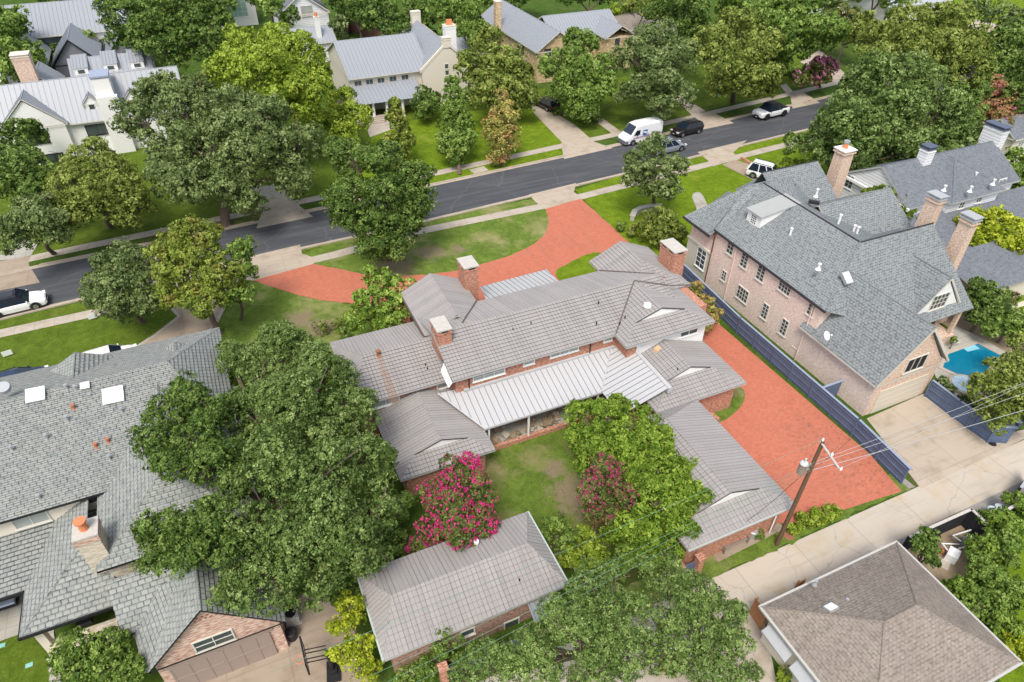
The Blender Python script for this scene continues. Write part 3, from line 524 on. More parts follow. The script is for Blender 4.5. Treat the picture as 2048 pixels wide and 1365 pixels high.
for px, py in [(825, 888), (861, 868)]: pass
for px, py, w_, nx in [(978, 748, 2.3, 3), (1058, 722, .75, 1), (1129, 701, 2.2, 3)]: winS(H, ys, px, py, w_, .55, nx, 2, W_white, M_blind)
winS(H, 34.54, 771, 803, 1.85, .62, 2, 1, W_white, M_blind); winS(H, 34.54, 885, 769, .75, .55, 1, 1, W_white, M_blind); winS(H, 33.14, 1216, 676, .6, .5, 1, 1, W_white, M_blind)
winS(H, 31.54, 1378, 664, 1.5, .5, 2, 1, W_white, M_glass)
for x in (11.9, 21.5):
    b = MB(); b.tube([(x, 33.05, 4.9), (x, 33.05, 3.6)], .045, 6); b.build('downspout', W_dark, H)
for px, py, z in [(1021, 645, 5.9), (1026, 661, 5.8), (1062, 648, 5.9), (904, 714, 5.2), (1193, 647, 5.7), (1197, 606, 6.1), (1250, 635, 5.6), (1240, 647, 5.5), (851, 731, 4.4), (855, 739, 4.3), (1355, 740, 3.9)]: pipevent(H, px, py, z, .16, .045, W_dark, False)
pipevent(H, 757, 711, 4.9, .35, .12, W_rust); p = P(1294, 617, 5.9); b = MB(); b.cyl(p, .2, 5.6, 6.1, 12); b.cyl(p, .32, 6.1, 6.3, 12, r2=.26); b.build('turbine_vent', W_plst, H)
p = P(1315, 700, 3.85); b = MB(); b.obox(p, (.8, .35), .55, .38, p.z-.1, p.z+.16); b.build('roof_vent', plain('buff_vent', (.66, .42, .24)), H)
# attached garage
G_ = thing('brick_garage', 'long grey-tiled red brick garage running from the main house to the alley', 'garage', (22.5, 21, 0))
b = MB(); b.box(19.0, 26.0, 16.9, 26.3, 0, 2.7); b.build('wall', B_red, G_)
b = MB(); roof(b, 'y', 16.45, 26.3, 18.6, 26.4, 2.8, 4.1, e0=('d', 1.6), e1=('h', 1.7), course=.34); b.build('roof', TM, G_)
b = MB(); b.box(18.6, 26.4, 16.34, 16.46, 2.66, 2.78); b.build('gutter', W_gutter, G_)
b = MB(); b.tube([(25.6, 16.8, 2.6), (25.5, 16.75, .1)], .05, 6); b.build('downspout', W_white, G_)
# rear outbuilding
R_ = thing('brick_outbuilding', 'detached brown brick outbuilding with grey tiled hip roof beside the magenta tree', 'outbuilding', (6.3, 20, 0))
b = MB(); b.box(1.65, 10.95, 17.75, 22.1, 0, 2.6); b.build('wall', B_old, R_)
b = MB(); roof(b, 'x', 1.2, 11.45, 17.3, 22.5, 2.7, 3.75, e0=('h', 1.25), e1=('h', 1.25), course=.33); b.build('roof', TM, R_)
b = MB(); b.box(1.12, 1.24, 17.3, 22.5, 2.6, 2.76); b.box(11.42, 11.53, 17.3, 22.5, 2.6, 2.76); b.build('gutter', plain('green_gutter', (.42, .50, .44)), R_)
winS(R_, 17.74, 1023, 1247, .8, .6, 1, 1, W_trim, M_glass); winS(R_, 17.74, 935, 1265, .7, .5, 1, 1, W_trim, M_glass); b = MB(); b.tube([(4.1, 17.7, 2.6), (4.1, 17.7, .1)], .04, 6); b.build('downspout', W_dark, R_)
p = P(953, 1091, 3.2); b = MB(); b.cyl(p, .09, 3.0, 3.45, 10); b.cyl(p, .15, 3.45, 3.6, 10); b.build('roof_vent', W_plst, R_)
for px, py, z in [(1055, 1077, 3.1), (1086, 1135, 3.1), (1039, 1161, 3.2)]: pipevent(R_, px, py, z, .12, .04, W_dark, False)
b = MB(); slope(b, [P(1055, 1208, 2.1), P(1100, 1190, 2.1), P(1120, 1225, 1.9), P(1070, 1248, 1.9)], seam=.3); b.build('lean_to_roof', [S_metal, K_seam], R_)

# ================================================================ BRICK HOUSE ON THE RIGHT
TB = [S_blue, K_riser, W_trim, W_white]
Q = thing('blush_brick_house', 'large two-storey blush brick house with steep blue-grey shingle roofs beside the navy fence', 'house', (45, 36, 0))
b = MB(); b.box(38.9, 52.4, 28.4, 41.3, 0, 5.78); b.box(44, 53.2, 41, 45.4, 0, 5.2); gablewall(b, 'y', 22.15, 28.5, 38.92, 45.4, 0, 3.3, 7.25); b.box(38.95, 44.2, 41.2, 44.7, 3.3, 5.2); b.build('wall', B_pink, Q)
b = MB(); b.box(38.85, 44.3, 41.3, 44.8, 0, 3.2); b.box(38.75, 44.4, 41.25, 44.9, 3.2, 3.35); b.build('bay_wall', plain('limestone', (.56, .52, .43), .9, var=.12), Q)
b = MB(); b.poly([(39.0, 22.13, 0), (45.3, 22.13, 0), (45.3, 22.13, 3.3), (42.15, 22.13, 7.2), (39.0, 22.13, 3.3)]); b.build('garage_gable', B_warm, Q)
b = MB()
slope(b, [(38.7, 27.95, 5.82), (44.6, 31.5, 8.5), (44.6, 42.9, 8.5), (38.7, 41.4, 5.82)]); slope(b, [(38.2, 41.2, 5.45), (38.2, 45.3, 5.3), (42.9, 43.0, 8.5), (42.6, 42.0, 7.7)])
slope(b, [(38.2, 45.3, 5.3), (47.8, 45.3, 5.3), (47.8, 43, 8.5), (42.9, 43, 8.5)]); slope(b, [(38.6, 41.35, 5.7), (38.2, 41.2, 5.45), (42.6, 42.0, 7.7), (44.6, 42.9, 8.5), (42.9, 43, 8.52)])
slope(b, [(38.7, 27.95, 5.82), (44.6, 31.5, 8.5), (52.8, 31.5, 8.4), (53.2, 25.6, 3.5), (45.4, 25.6, 3.6)])
slope(b, [(44.6, 31.5, 8.5), (44.6, 42.9, 8.5), (52.2, 42.9, 5.4), (52.2, 31.5, 5.4)])
slope(b, [(52.8, 31.5, 8.4), (44.6, 31.5, 8.45), (46, 35.5, 5.5), (52.8, 35.5, 5.5)])
slope(b, [(46.8, 41.2, 5.3), (53.7, 41.2, 5.3), (53.7, 45.5, 8.0), (46.8, 45.5, 8.0)]); slope(b, [(46.8, 45.5, 8.0), (53.7, 45.5, 8.0), (53.7, 46.9, 5.3), (46.8, 46.9, 5.3)]); b.tube([(46.8, 45.5, 8.02), (53.7, 45.5, 8.02)], .06, 5, 1); roof(b, 'x', 47.0, 55.6, 34.4, 42.2, 5.4, 8.0)
slope(b, [(44.6, 42.9, 8.5), (47.9, 43.0, 8.5), (47.9, 38, 6.6), (44.6, 38, 8.5)])
roof(b, 'y', 21.9, 29.6, 38.5, 45.85, 3.3, 7.5, th=.12); roof(b, 'y', 26.2, 31, 46.6, 52.0, 3.9, 7.1, th=.12)
slope(b, [P(1415, 411, 3.2), P(1458, 382, 3.2), P(1473, 392, 4.3), P(1435, 418, 4.3)]); slope(b, [P(1470, 379, 3.2), P(1512, 358, 3.2), P(1524, 368, 4.3), P(1485, 388, 4.3)])
b.tube([(44.6, 31.5, 8.52), (44.6, 42.9, 8.52)], .07, 5, 1); b.tube([(44.6, 31.5, 8.48), (52.8, 31.5, 8.42)], .07, 5, 1); b.tube([(38.7, 27.95, 5.84), (44.6, 31.5, 8.52)], .06, 5); b.tube([(38.3, 41.4, 5.7), (42.9, 43, 8.52), (47.8, 43, 8.52)], .06, 5)
b.box(38.6, 38.72, 27.95, 41.4, 5.66, 5.84, 1); b.box(38.1, 38.22, 41.3, 45.3, 5.15, 5.35, 1)
b.build('roof', TB, Q)
b = MB(); b.poly([(46.9, 26.28, 3.9), (51.8, 26.28, 3.9), (49.3, 26.28, 6.85)]); b.build('white_gable', W_white, Q)
wind(Q, 'S', 26.27, 49.2, 4.9, 1.7, 1.3, 4, 3, W_trim, M_glass)
x0, x1, pk = 38.5, 45.85, 7.5; m_ = (x0+x1)/2; b = MB(); b.poly([(x0, 21.86, 3.12), (m_, 21.86, pk-.3), (m_, 21.86, pk+.05), (x0, 21.86, 3.36)]); b.poly([(x1, 21.86, 3.12), (m_, 21.86, pk-.3), (m_, 21.86, pk+.05), (x1, 21.86, 3.36)])
b.build('verge_trim', W_trim, Q); b = MB(); b.poly([(46.5, 26.16, 3.8), (49.3, 26.16, 6.9), (49.3, 26.16, 7.15), (46.5, 26.16, 4.0)]); b.poly([(52.1, 26.16, 3.8), (49.3, 26.16, 6.9), (49.3, 26.16, 7.15), (52.1, 26.16, 4.0)]); b.build('verge_trim', W_trim, Q)
b = MB(); b.box(39.65, 44.6, 22.08, 22.16, 0, 2.25); 
for i in range(1, 4): b.box(39.7, 44.55, 22.06, 22.075, .55*i, .55*i+.03)
b.build('garage_door', W_tan, Q)
wind(Q, 'S', 22.12, 42.3, 4.05, 1.9, 1.2, 3, 1, W_trim, W_blk)
xw = 38.88
for px, py, w_, h_, a, c_ in [(1461, 496, .75, 1.15, 2, 3), (1489, 521, .75, 1.3, 2, 4), (1522, 547, .8, 1.3, 2, 4), (1570, 575, 1.25, .95, 4, 3), (1448, 552, .5, .9, 2, 3), (1485, 589, 1.3, 1.15, 4, 3), (1530, 623, .6, 1.35, 2, 4), (1568, 655, .6, 1.4, 2, 4), (1622, 620, .55, .95, 2, 3)]: winW(Q, xw, px, py, w_, h_, a, c_, W_trim, M_glass)
winW(Q, 38.82, 1402, 517, 1.2, 1.9, 2, 4, W_white, M_glass)
p = P(1419, 579, 0); b = MB(); b.tube([(38.6, 41.35, 5.4), (38.78, 41.3, 5.2), (38.78, 41.3, 0)], .06, 6); b.build('downspout', plain('copper_brown', (.13, .05, .035)), Q)
b = MB(); b.tube([(38.8, 29.2, 5.5), (38.8, 29.2, 0)], .05, 6); b.tube([(38.8, 38.4, 5.5), (38.8, 38.4, 0)], .05, 6); b.build('downspout', B_pink, Q)
# dormer
D = MB(); y0, y1 = 38.6, 40.3; xf = 41.0; D.poly([(xf, y0, 6.6), (xf, y1, 6.6), (xf, y1, 8.0), (xf, y0, 8.0)]); D.poly([(xf, y0, 6.6), (xf, y0, 8.0), (44.9, y0, 8.5)]); D.poly([(xf, y1, 6.6), (xf, y1, 8.0), (44.9, y1, 8.5)]); D.box(xf-.1, xf+.02, y0-.05, y1+.05, 6.55, 6.68)
dm = D.build('dormer', W_white, Q); b = MB(); slope(b, [(xf-.2, y0-.15, 8.0), (xf-.2, y1+.15, 8.0), (45, y1+.15, 8.55), (45, y0-.15, 8.55)]); b.poly([(xf-.2, y0-.15, 7.9), (xf-.2, y1+.15, 7.9), (xf-.2, y1+.15, 8.0), (xf-.2, y0-.15, 8.0)]); b.poly([(xf-.2, y0-.15, 7.9), (xf-.2, y0-.15, 8.0), (45, y0-.15, 8.55), (45, y0-.15, 8.45)]); b.build('dormer_roof', plain('dormer_metal', (.36, .37, .35)), dm)
wind(dm, 'W', xf, 39.45, 7.3, .6, .8, 3, 4, W_white, M_glass, False)
p = P(1687, 547, 7.5); b = MB(); M = Matrix.Translation((41.5, 29.3, 7.25)) @ Matrix.Rotation(math.radians(36), 4, 'X'); b.box(-.35, .35, -.5, .5, -.1, .16, M=M); sk = b.build('skylight', W_galv, Q); b = MB(); b.box(-.28, .28, -.42, .42, .16, .18, M=M); b.build('pane', W_plst, sk)
def bigchim(x, y, z1, wx, wy, m, base, taper=0):
    return chimney(Q, x-wx/2, x+wx/2, y-wy/2, y+wy/2, base, z1, m, W_grey, flue='metal', taper=taper)
bigchim(54.2, 29.6, 9.6, .9, 1.25, B_warm, 2.9, .08); b = MB(); b.box(53.4, 55.0, 28.0, 30.6, 0, 3.0, taper=.15); b.build('chimney', B_warm, Q)
bigchim(54.6, 33.2, 9.7, .9, 1.25, B_warm, 4.0, .05)
c3 = chimney(Q, 55.2, 56.7, 43.9, 45.3, 0, 9.3, B_warm, W_white, flue='', taper=.1); b = MB(); b.cyl((55.95, 44.7), .28, 9.25, 9.8, 10, r2=.22); b.build('chimney_pot', W_clay, c3); b = MB(); b.cyl((55.95, 44.7), .3, 9.8, 10.0, 10); b.build('pot_cowl', W_galv, c3)
for px, py, z, h_ in [(1467, 422, 6.4, .35), (1578, 477, 7.0, .9), (1637, 537, 7.6, .35), (1632, 392, 7.6, .6), (1675, 452, 7.6, 1.0), (1706, 465, 7.4, .6), (1713, 468, 7.4, .6)]: pipevent(Q, px, py, z, h_, .09, W_plst)
for px, py, z in [(1761, 592, 6.3), (1808, 627, 6.4)]:
    p = P(px, py, z); b = MB(); b.obox(p, (1, .3), .42, .42, p.z-.1, p.z+.12); b.build('roof_vent', plain('slate_vent', (.16, .25, .31)), Q)
for px, py, z in [(1580, 372, 8.3), (1628, 405, 8.1)]:
    p = P(px, py, z); b = MB(); b.obox(p, (.7, -.7), .9, .4, p.z-.1, p.z+.12); b.build('roof_vent', W_dark, Q)
dish(Q, 1652, 672, 4.9, .36, W_plst)
b = MB(); b.box(52.2, 52.5, 25.9, 26.2, 0, 3.5); b.box(50.7, 52.6, 25.7, 27.4, 0, .9); b.build('porch_pillar', B_warm, Q)

# ================================================================ WHITE SIDED HOUSE BEHIND IT
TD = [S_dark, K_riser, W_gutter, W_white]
V = thing('white_sided_house', 'white clapboard house with charcoal shingle roof at the right edge behind the brick house', 'house', (67, 42, 0))
b = MB(); gablewall(b, 'x', 59.6, 75.2, 38.7, 46.6, 0, 5, 7.4); b.box(64.6, 71.8, 37.8, 40, 0, 4.9); b.build('wall', W_siding, V)
b = MB(); roof(b, 'x', 59.4, 75.6, 38.3, 47, 5, 7.6); roof(b, 'y', 37.4, 42, 64.3, 72.1, 5.02, 7.4, e0=('h', 4)); 
slope(b, [(59.5, 32, 2.7), (80, 32, 2.7), (80, 38.6, 3.9), (59.5, 38.6, 3.9)]); slope(b, [(57, 27.5, 2.5), (57, 32.3, 3.6), (66, 32.3, 3.6), (66, 27.5, 2.5)]); b.build('roof', TD, V)
b = MB(); b.box(58, 65.8, 28, 32.2, 0, 2.5); b.box(60, 79, 32.4, 38.7, 0, 2.7); b.build('lower_wall', W_cream, V)
b = MB(); b.box(59.25, 59.5, 38.2, 47.1, 4.8, 5.06); b.build('eave_trim', W_white, V)
winS(V, 37.79, 1923, 411, .7, .6, 2, 2, W_white, M_glass); winS(V, 37.79, 1958, 399, .7, .6, 2, 2, W_white, M_glass); winS(V, 38.69, 2003, 366, 1.0, .8, 2, 2, W_white, M_blind); winW(V, 59.59, 1699, 364, .9, 1.3, 2, 3, W_white, M_glass)
for x0, x1, y0, y1, z0, z1 in ((64.3, 65.4, 41.8, 42.8, 6, 8.8), (75.4, 76.4, 42.0, 44.2, 0, 9.0)):
    chimney(V, x0, x1, y0, y1, z0, z1, W_siding, plain('slate_cap', (.10, .12, .17)), flue='metal')
for px, py in [(1814, 333), (1919, 305)]:
    p = P(px, py, 6.9); b = MB(); b.cyl(p, .55, 6.6, 6.95, 14); b.cyl(p, .42, 6.95, 7.1, 12, r2=.2); b.build('turbine_vent', W_dark, V)
for px, py in [(1950, 354), (1940, 382), (1986, 368), (1888, 380)]: pipevent(V, px, py, 6.0, .4, .1, W_plst)
_p = P(2012, 316, 1.0); V2 = thing('beige_house', 'beige house with dark gable roof at the far right edge by the white chimney', 'house', (_p.x+4, _p.y+3, 0))
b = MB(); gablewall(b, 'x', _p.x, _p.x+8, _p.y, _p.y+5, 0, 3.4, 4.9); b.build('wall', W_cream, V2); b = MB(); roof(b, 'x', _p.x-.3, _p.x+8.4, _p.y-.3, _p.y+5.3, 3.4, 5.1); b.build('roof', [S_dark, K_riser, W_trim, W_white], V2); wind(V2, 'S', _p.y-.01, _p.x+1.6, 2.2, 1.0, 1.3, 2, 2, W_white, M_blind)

# ================================================================ LEFT HOUSE
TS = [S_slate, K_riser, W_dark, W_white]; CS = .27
A = thing('slate_roofed_house', 'large stucco house under mottled grey slate roofs with skylights at the left edge', 'house', (-14, 34, 0))
b = MB(); b.box(-32, -3.6, 31.9, 44.1, 0, 5.3); b.build('wall', W_cream, A)
b = MB(); b.box(-10.6, -3.6, 26.85, 32, 0, 4.85); b.build('stone_wall', B_stone, A)
b = MB(); roof(b, 'x', -32, -3.1, 31.45, 44.6, 5.35, 8.25, e1=('h', 3), course=CS); roof(b, 'y', 26.45, 38, -10.95, -2.8, 4.95, 7.7, e0=('h', 3.1), course=CS)
roof(b, 'y', 38, 43.0, -13.6, -9.7, 6.1, 7.5, e1=('h', .6), course=CS); roof(b, 'y', 38, 42.0, -7.8, -3.9, 5.6, 7.25, e1=('h', .6), course=CS)
slope(b, [(-32, 28.4, 3.0), (-13, 28.4, 3.0), (-11, 32, 3.85), (-32, 32, 3.85)], course=CS); 
slope(b, [(-15.0, 25.6, 3.0), (-15.0, 31.9, 3.0), (-11.4, 31.9, 5.0), (-11.4, 28.9, 5.0)], course=CS); slope(b, [(-15.0, 25.6, 3.0), (-10.5, 25.6, 3.0), (-10.5, 28.9, 5.0), (-11.4, 28.9, 5.0)], course=CS)
b.tube([(-15, 25.6, 3.03), (-11.4, 28.9, 5.03)], .05, 5); b.box(-15.1, -14.98, 25.5, 31.9, 2.84, 3.02, 2); b.box(-15.0, -10.5, 25.5, 25.6, 2.84, 3.02, 2); b.box(-32, -15, 28.3, 28.4, 2.84, 3.02, 2)
b.build('roof', TS, A)
b = MB(); b.box(-14.6, -10.9, 26.0, 26.3, 2.2, 2.85); b.box(-14.7, -14.3, 25.95, 26.35, 0, 2.85); b.build('porch_beam', W_cream, A)
b = MB(); b.box(-14.3, -10.9, 25.5, 26.2, 0, .95); b.box(-14.4, -10.8, 25.4, 26.3, .95, 1.05); b.build('outdoor_counter', B_stone, A)
winS(A, 31.89, 60, 1037, 1.6, 1.0, 2, 1, W_trim, M_blind); winS(A, 31.89, 186, 993, .6, .9, 1, 1, W_trim, M_glass)
c1 = chimney(A, -11.25, -10.2, 26.9, 28.0, 4.2, 7.2, B_stone, W_cap, flue='', cap=.12); b = MB(); b.box(-11.3, -10.15, 26.85, 28.05, 6.7, 7.0); b.build('brick_band', B_mix, c1); b = MB(); b.cyl((-10.75, 27.45), .22, 7.15, 7.75, 10, r2=.18); b.cyl((-10.75, 27.45), .3, 7.75, 7.85, 12); b.build('chimney_pot', W_clay, c1)
tl = math.atan2(2.9, 6.57)
def onroof(px, py):
    lo, hi = 4.0, 9.0
    for _ in range(30):
        m_ = (lo+hi)/2; p = P(px, py, m_)
        if p.z > 5.35+(p.y-31.45)*2.9/6.57: hi = m_
        else: lo = m_
    return P(px, py, lo)
for px, py, s in [(73, 792, .95), (228, 793, 1.1), (172, 774, .45)]:
    p = onroof(px, py); b = MB(); M = Matrix.Translation(p) @ Matrix.Rotation(tl, 4, 'X') @ Matrix.Rotation(-.05, 4, 'Z'); b.box(-s/2, s/2, -s/2*.92, s/2*.92, -.05, .18, M=M); sk = b.build('skylight', W_galv, A); b = MB(); b.box(-s/2-.02, s/2+.02, -s/2*.94, s/2*.94, .18, .22, M=M); b.build('pane', plain('skylight_dome', (.78, .79, .82), .3, var=.03), sk)
dish(A, 179, 790, 7.7, .42, W_grey); p = onroof(10, 778)
b = MB(); M = Matrix.Translation(p) @ Matrix.Rotation(tl, 4, 'X'); b.tube([M @ Vector((0, 0, 0)), M @ Vector((0, 0, .28))], .35, 14); b.build('turbine_vent', W_grey, A)
for px, py, m_ in [(135, 780, W_galv), (153, 782, W_galv), (136, 843, W_galv), (95, 880, W_galv), (26, 903, W_galv), (221, 921, W_galv), (245, 826, W_galv), (193, 895, W_copper), (217, 885, W_copper), (81, 1000, W_galv), (148, 818, W_copper)]:
    p = onroof(px, py); b = MB(); k = 1.3 if m_ is W_copper else 1; b.cyl(p, .13*k, p.z-.1, p.z+.1, 8, r2=.07); b.cyl(p, .06*k, p.z+.05, p.z+.34/k, 8); b.cyl(p, .1*k, p.z+.34/k, p.z+.42/k, 8); b.build('roof_vent', m_, A)
# garage of the left house
A2 = thing('gabled_brick_garage', 'slate-roofed garage with mottled brick gable and brown door at the bottom left', 'garage', (-6, 21.5, 0))
b = MB(); gablewall(b, 'y', 21.45, 26.4, -9.0, -3.15, 0, 3.0, 6.15); b.box(-10.3, -3.2, 24.4, 26.6, 0, 3.0); b.build('wall', B_mix, A2)
b = MB(); roof(b, 'y', 21.15, 26.5, -9.25, -2.85, 2.95, 6.3, course=CS, th=.1); roof(b, 'x', -10.4, -3.0, 23.6, 27.2, 3.0, 5.2, course=CS)
slope(b, [P(252, 1199, 3.0), P(363, 1155, 5.3), P(299, 1346, 3.0), P(288, 1346, 2.7)], course=CS); b.build('roof', TS, A2)
b = MB(); b.box(-8.55, -3.75, 21.36, 21.44, 0, 2.35)
for i in range(6): b.box(-8.5+.8*i, -8.44+.8*i, 21.34, 21.37, 0, 2.35)
for x0 in (-8.5, -6.1): b.box(x0, x0+2.3, 21.335, 21.36, 1.1, 1.18); b.obox((x0+1.15, 21.345), (1, 0), 2.3, .02, 2.2, 2.28)
b.build('garage_door', W_brownd, A2); b = MB(); b.box(-8.75, -3.55, 21.33, 21.46, 2.35, 2.5); b.build('door_lintel', W_brownd, A2)
winS(A2, 21.44, 428, 1282, 1.75, .85, 2, 2, W_trim, M_glass); b = MB()
for i in range(5):
    for j in range(2): x, z = -6.55+i*.24+j*.12, 5.2+j*.2; b.box(x-.05, x+.05, 21.43, 21.447, z-.05, z+.05)
b.build('brick_accent', W_rust, A2)
for px, py in [(379, 1190)]: dish(A2, px, py, 5.4, .26, W_dark)

# ================================================================ BROWN HIP ROOF, BOTTOM RIGHT
BR = thing('brown_hip_roofed_house', 'one-storey house with brown shingle hip roof at the bottom right below the alley', 'house', (24.7, 8, 0))
b = MB(); b.box(20.4, 29.2, 4.9, 11.5, 0, 2.9); b.build('wall', W_cream, BR)
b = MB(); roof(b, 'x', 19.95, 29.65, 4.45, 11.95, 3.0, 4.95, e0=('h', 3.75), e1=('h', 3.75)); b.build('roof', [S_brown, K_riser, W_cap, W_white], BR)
b = MB(); b.box(19.85, 29.75, 11.93, 12.05, 2.9, 3.02); b.box(19.85, 29.75, 4.35, 4.47, 2.9, 3.02); b.box(19.83, 19.95, 4.45, 11.95, 2.9, 3.02); b.box(29.64, 29.76, 4.45, 11.95, 2.9, 3.02); b.build('gutter', plain('pale_gutter', (.46, .45, .42)), BR)
p = P(1662, 1217, 3.9); b = MB(); M = Matrix.Translation(P(1662, 1217, 3.95)) @ Matrix.Rotation(-.48, 4, 'X'); b.box(-.3, .3, -.25, .25, -.1, .1, M=M); sk = b.build('skylight', W_galv, BR); b = MB(); b.box(-.25, .25, -.2, .2, .1, .13, M=M); b.build('pane', W_plst, sk)
for px, py in [(1692, 1204), (1692, 1227), (1630, 1168)]: pipevent(BR, px, py, 3.7, .2, .06, W_galv)
for q in ([(1523, 1262, 2.3), (1543, 1247, 2.5), (1588, 1305, 2.5), (1570, 1325, 2.3)], [(1578, 1335, 2.3), (1598, 1318, 2.5), (1648, 1380, 2.5), (1625, 1400, 2.3)]):
    b = MB(); q = [P(*k) for k in q]; b.poly(q); b.poly([k-Vector((0, 0, .12)) for k in q])
    for i in range(4): b.poly([q[i], q[(i+1) % 4], q[(i+1) % 4]-Vector((0, 0, .12)), q[i]-Vector((0, 0, .12))])
    b.build('awning', W_grey, BR)

# ================================================================ FAR HOUSES
TMt = [S_metal, K_seamf, W_trim, W_white]
F1 = thing('white_metal_roofed_house', 'white painted brick house with grey standing-seam roof and dormers at the far left', 'house', (-12, 97, 0))
b = MB(); gablewall(b, 'x', -30, -2.4, 95.7, 102.3, 0, 4.2, 8.2); gablewall(b, 'y', 95.1, 99, -22.6, -15.9, 0, 4.6, 7.6); b.box(-14.5, -5, 103, 111.5, 0, 6); b.build('wall', W_white, F1)
b = MB(); roof(b, 'x', -30, -2, 95.3, 102.7, 4.2, 8.5, seam=.6, th=.1); roof(b, 'y', 94.9, 99, -22.9, -15.5, 4.5, 7.9, seam=.6, th=.1); roof(b, 'x', -15, -5, 105, 112, 5.8, 8.2, seam=.6); roof(b, 'y', 103, 109, -20.5, -16, 6, 8.2, seam=.6); b.build('roof', TMt, F1)
for px, py in [(183, 212), (265, 203)]:
    p = P(px, py, 5.6); y = 96.3; x, z = PS(px, py, y); d = MB(); d.poly([(x-.75, y, z-1), (x+.75, y, z-1), (x+.75, y, z+.3), (x, y, z+1.1), (x-.75, y, z+.3)]); d.box(x-.75, x-.7, y, y+2, z-1, z+.3); d.box(x+.7, x+.75, y, y+2, z-1, z+.3); do = d.build('dormer', W_white, F1)
    b = MB(); roof(b, 'y', y-.15, y+2.3, x-.95, x+.95, z+.25, z+1.3, th=.08, seam=.35); b.build('dormer_roof', TMt, do); wind(do, 'S', y, x, z-.25, .6, .8, 1, 1, W_white, M_glass)
for px, py in [(163, 144), (222, 136), (275, 131)]:
    y = 106.3; x, z = PS(px, py, y); d = MB(); d.box(x-.8, x+.8, y, y+2, z-.7, z+.5); do = d.build('dormer', W_white, F1); b = MB(); slope(b, [(x-.95, y-.15, z+.5), (x+.95, y-.15, z+.5), (x+.95, y+2.6, z+1.5), (x-.95, y+2.6, z+1.5)], seam=.4); b.build('dormer_roof', TMt, do); wind(do, 'S', y, x, z, .8, .5, 1, 1, W_white, M_glass, False)
for px, py, w_, h_ in [(66, 275, 3.0, 1.6), (105, 320, 2.6, 1.4), (205, 258, 3.5, 1.2)]: winS(F1, 95.09 if px < 130 else 95.69, px, py, w_, h_, 3, 1, W_dark, M_glass)
b = MB(); slope(b, [P(33, 265, 3.6), P(107, 257, 3.6), P(103, 243, 4.0), P(35, 254, 4.0)], seam=.5); b.build('awning', TMt, F1)
b = MB(); x, z = PS(218, 200, 95.2); b.box(x-1.3, x+1.0, 94.9, 95.7, 0, 7); b.box(x-1.2, x+.7, 95.5, 98.2, 0, 9.0); cc = b.build('chimney', W_white, F1); b = MB(); b.box(x-1.3, x+.8, 95.4, 98.3, 9.1, 9.3); b.build('chimney_cap', plain('slate_blue_cap', (.30, .34, .44)), cc)
x, z = PS(64, 165, 103); cc = chimney(F1, x-1, x+.9, 102.2, 103.8, 0, 10.6, B_warm, W_cream, flue='metal')
F2 = thing('cream_metal_roofed_house', 'cream stucco house with pale blue-grey metal roof and white chimneys behind the far lawn', 'house', (28, 100, 0))
b = MB(); gablewall(b, 'x', 19.3, 30, 97.4, 111, 0, 4.8, 7.8); gablewall(b, 'y', 96.6, 110.8, 29.6, 37.2, 0, 4.7, 7.9); b.box(19.1, 20, 93, 97.5, 0, 2.6); b.build('wall', W_cream, F2)
b = MB(); roof(b, 'x', 19, 31, 96.9, 111.5, 4.8, 8.0, seam=.55, th=.12); roof(b, 'y', 96.8, 111, 29.5, 37.4, 4.75, 8.1, seam=.55, th=.12); roof(b, 'x', 33, 43, 103, 111, 4.2, 6.4, seam=.55); slope(b, [(19.1, 92.7, 2.6), (27.9, 92.7, 2.6), (28.9, 97.4, 3.7), (19.1, 97.4, 3.7)], seam=.55); b.build('roof', TMt, F2)
for a_, e_ in ((96.55, 96.85), (110.9, 111.2)):
    b = MB()
    for c0, c1 in ((29.3, 33.45), (37.6, 33.45)):
        b.poly([(c0, a_, 4.5), (c1, a_, 8.0), (c1, a_, 8.4), (c0, a_, 4.95)]); b.poly([(c0, e_, 4.5), (c1, e_, 8.0), (c1, e_, 8.4), (c0, e_, 4.95)]); b.poly([(c0, a_, 4.95), (c1, a_, 8.4), (c1, e_, 8.4), (c0, e_, 4.95)])
    b.build('parapet', W_cream, F2)
for px in (716, 739, 762, 786, 810): winS(F2, 97.39, px, 168-(px-716)*.13, .95, .75, 2, 1, W_trim, M_glass)
for px, py in [(893, 133), (894, 146)]: winS(F2, 96.59, px, py, .5, .6, 1, 1, W_trim, M_glass)
for x in (21.2, 23.1, 25.4, 27.6):
    b = MB(); b.cyl((x, 93.3), .22, 0, 2.6, 10, r2=.18); b.cyl((x, 93.3), .3, 0, .2, 10); b.build('column', W_white, F2)
b = MB()
for i in range(4): b.box(18.5+i*.2, 23.5-i*.2, 92.0+i*.35, 93.6, 0, .15*(i+1))
b.build('entry_steps', M_walk, F2)
x, z = PS(900, 90, 100.5); cc = chimney(F2, x-.8, x+.8, 99.8, 101.2, 0, 9.6, W_white, W_cream, flue=''); b = MB(); b.box(x-.45, x+.45, 100.2, 100.8, 9.6, 10.3, taper=.1); b.build('chimney_pot', W_clay, cc)
chimney(F2, 32.9, 34.1, 96.5, 97.3, 7.6, 9.0, W_cream, W_cream, flue='', name='chimney'); chimney(F2, 32.8, 34.2, 110.4, 111.3, 7.6, 9.4, W_cream, W_cream, flue='')
F3 = thing('golden_stone_house', 'golden limestone house with pale metal gable roofs at the top centre', 'house', (53, 105, 0))
b = MB(); gablewall(b, 'y', 98.6, 121, 48.9, 56, 0, 4.8, 7.3); gablewall(b, 'x', 56, 66.4, 102.8, 112, 0, 4.5, 7.3); b.box(62, 67, 100, 103, 0, 5.2); b.build('wall', B_gold, F3)
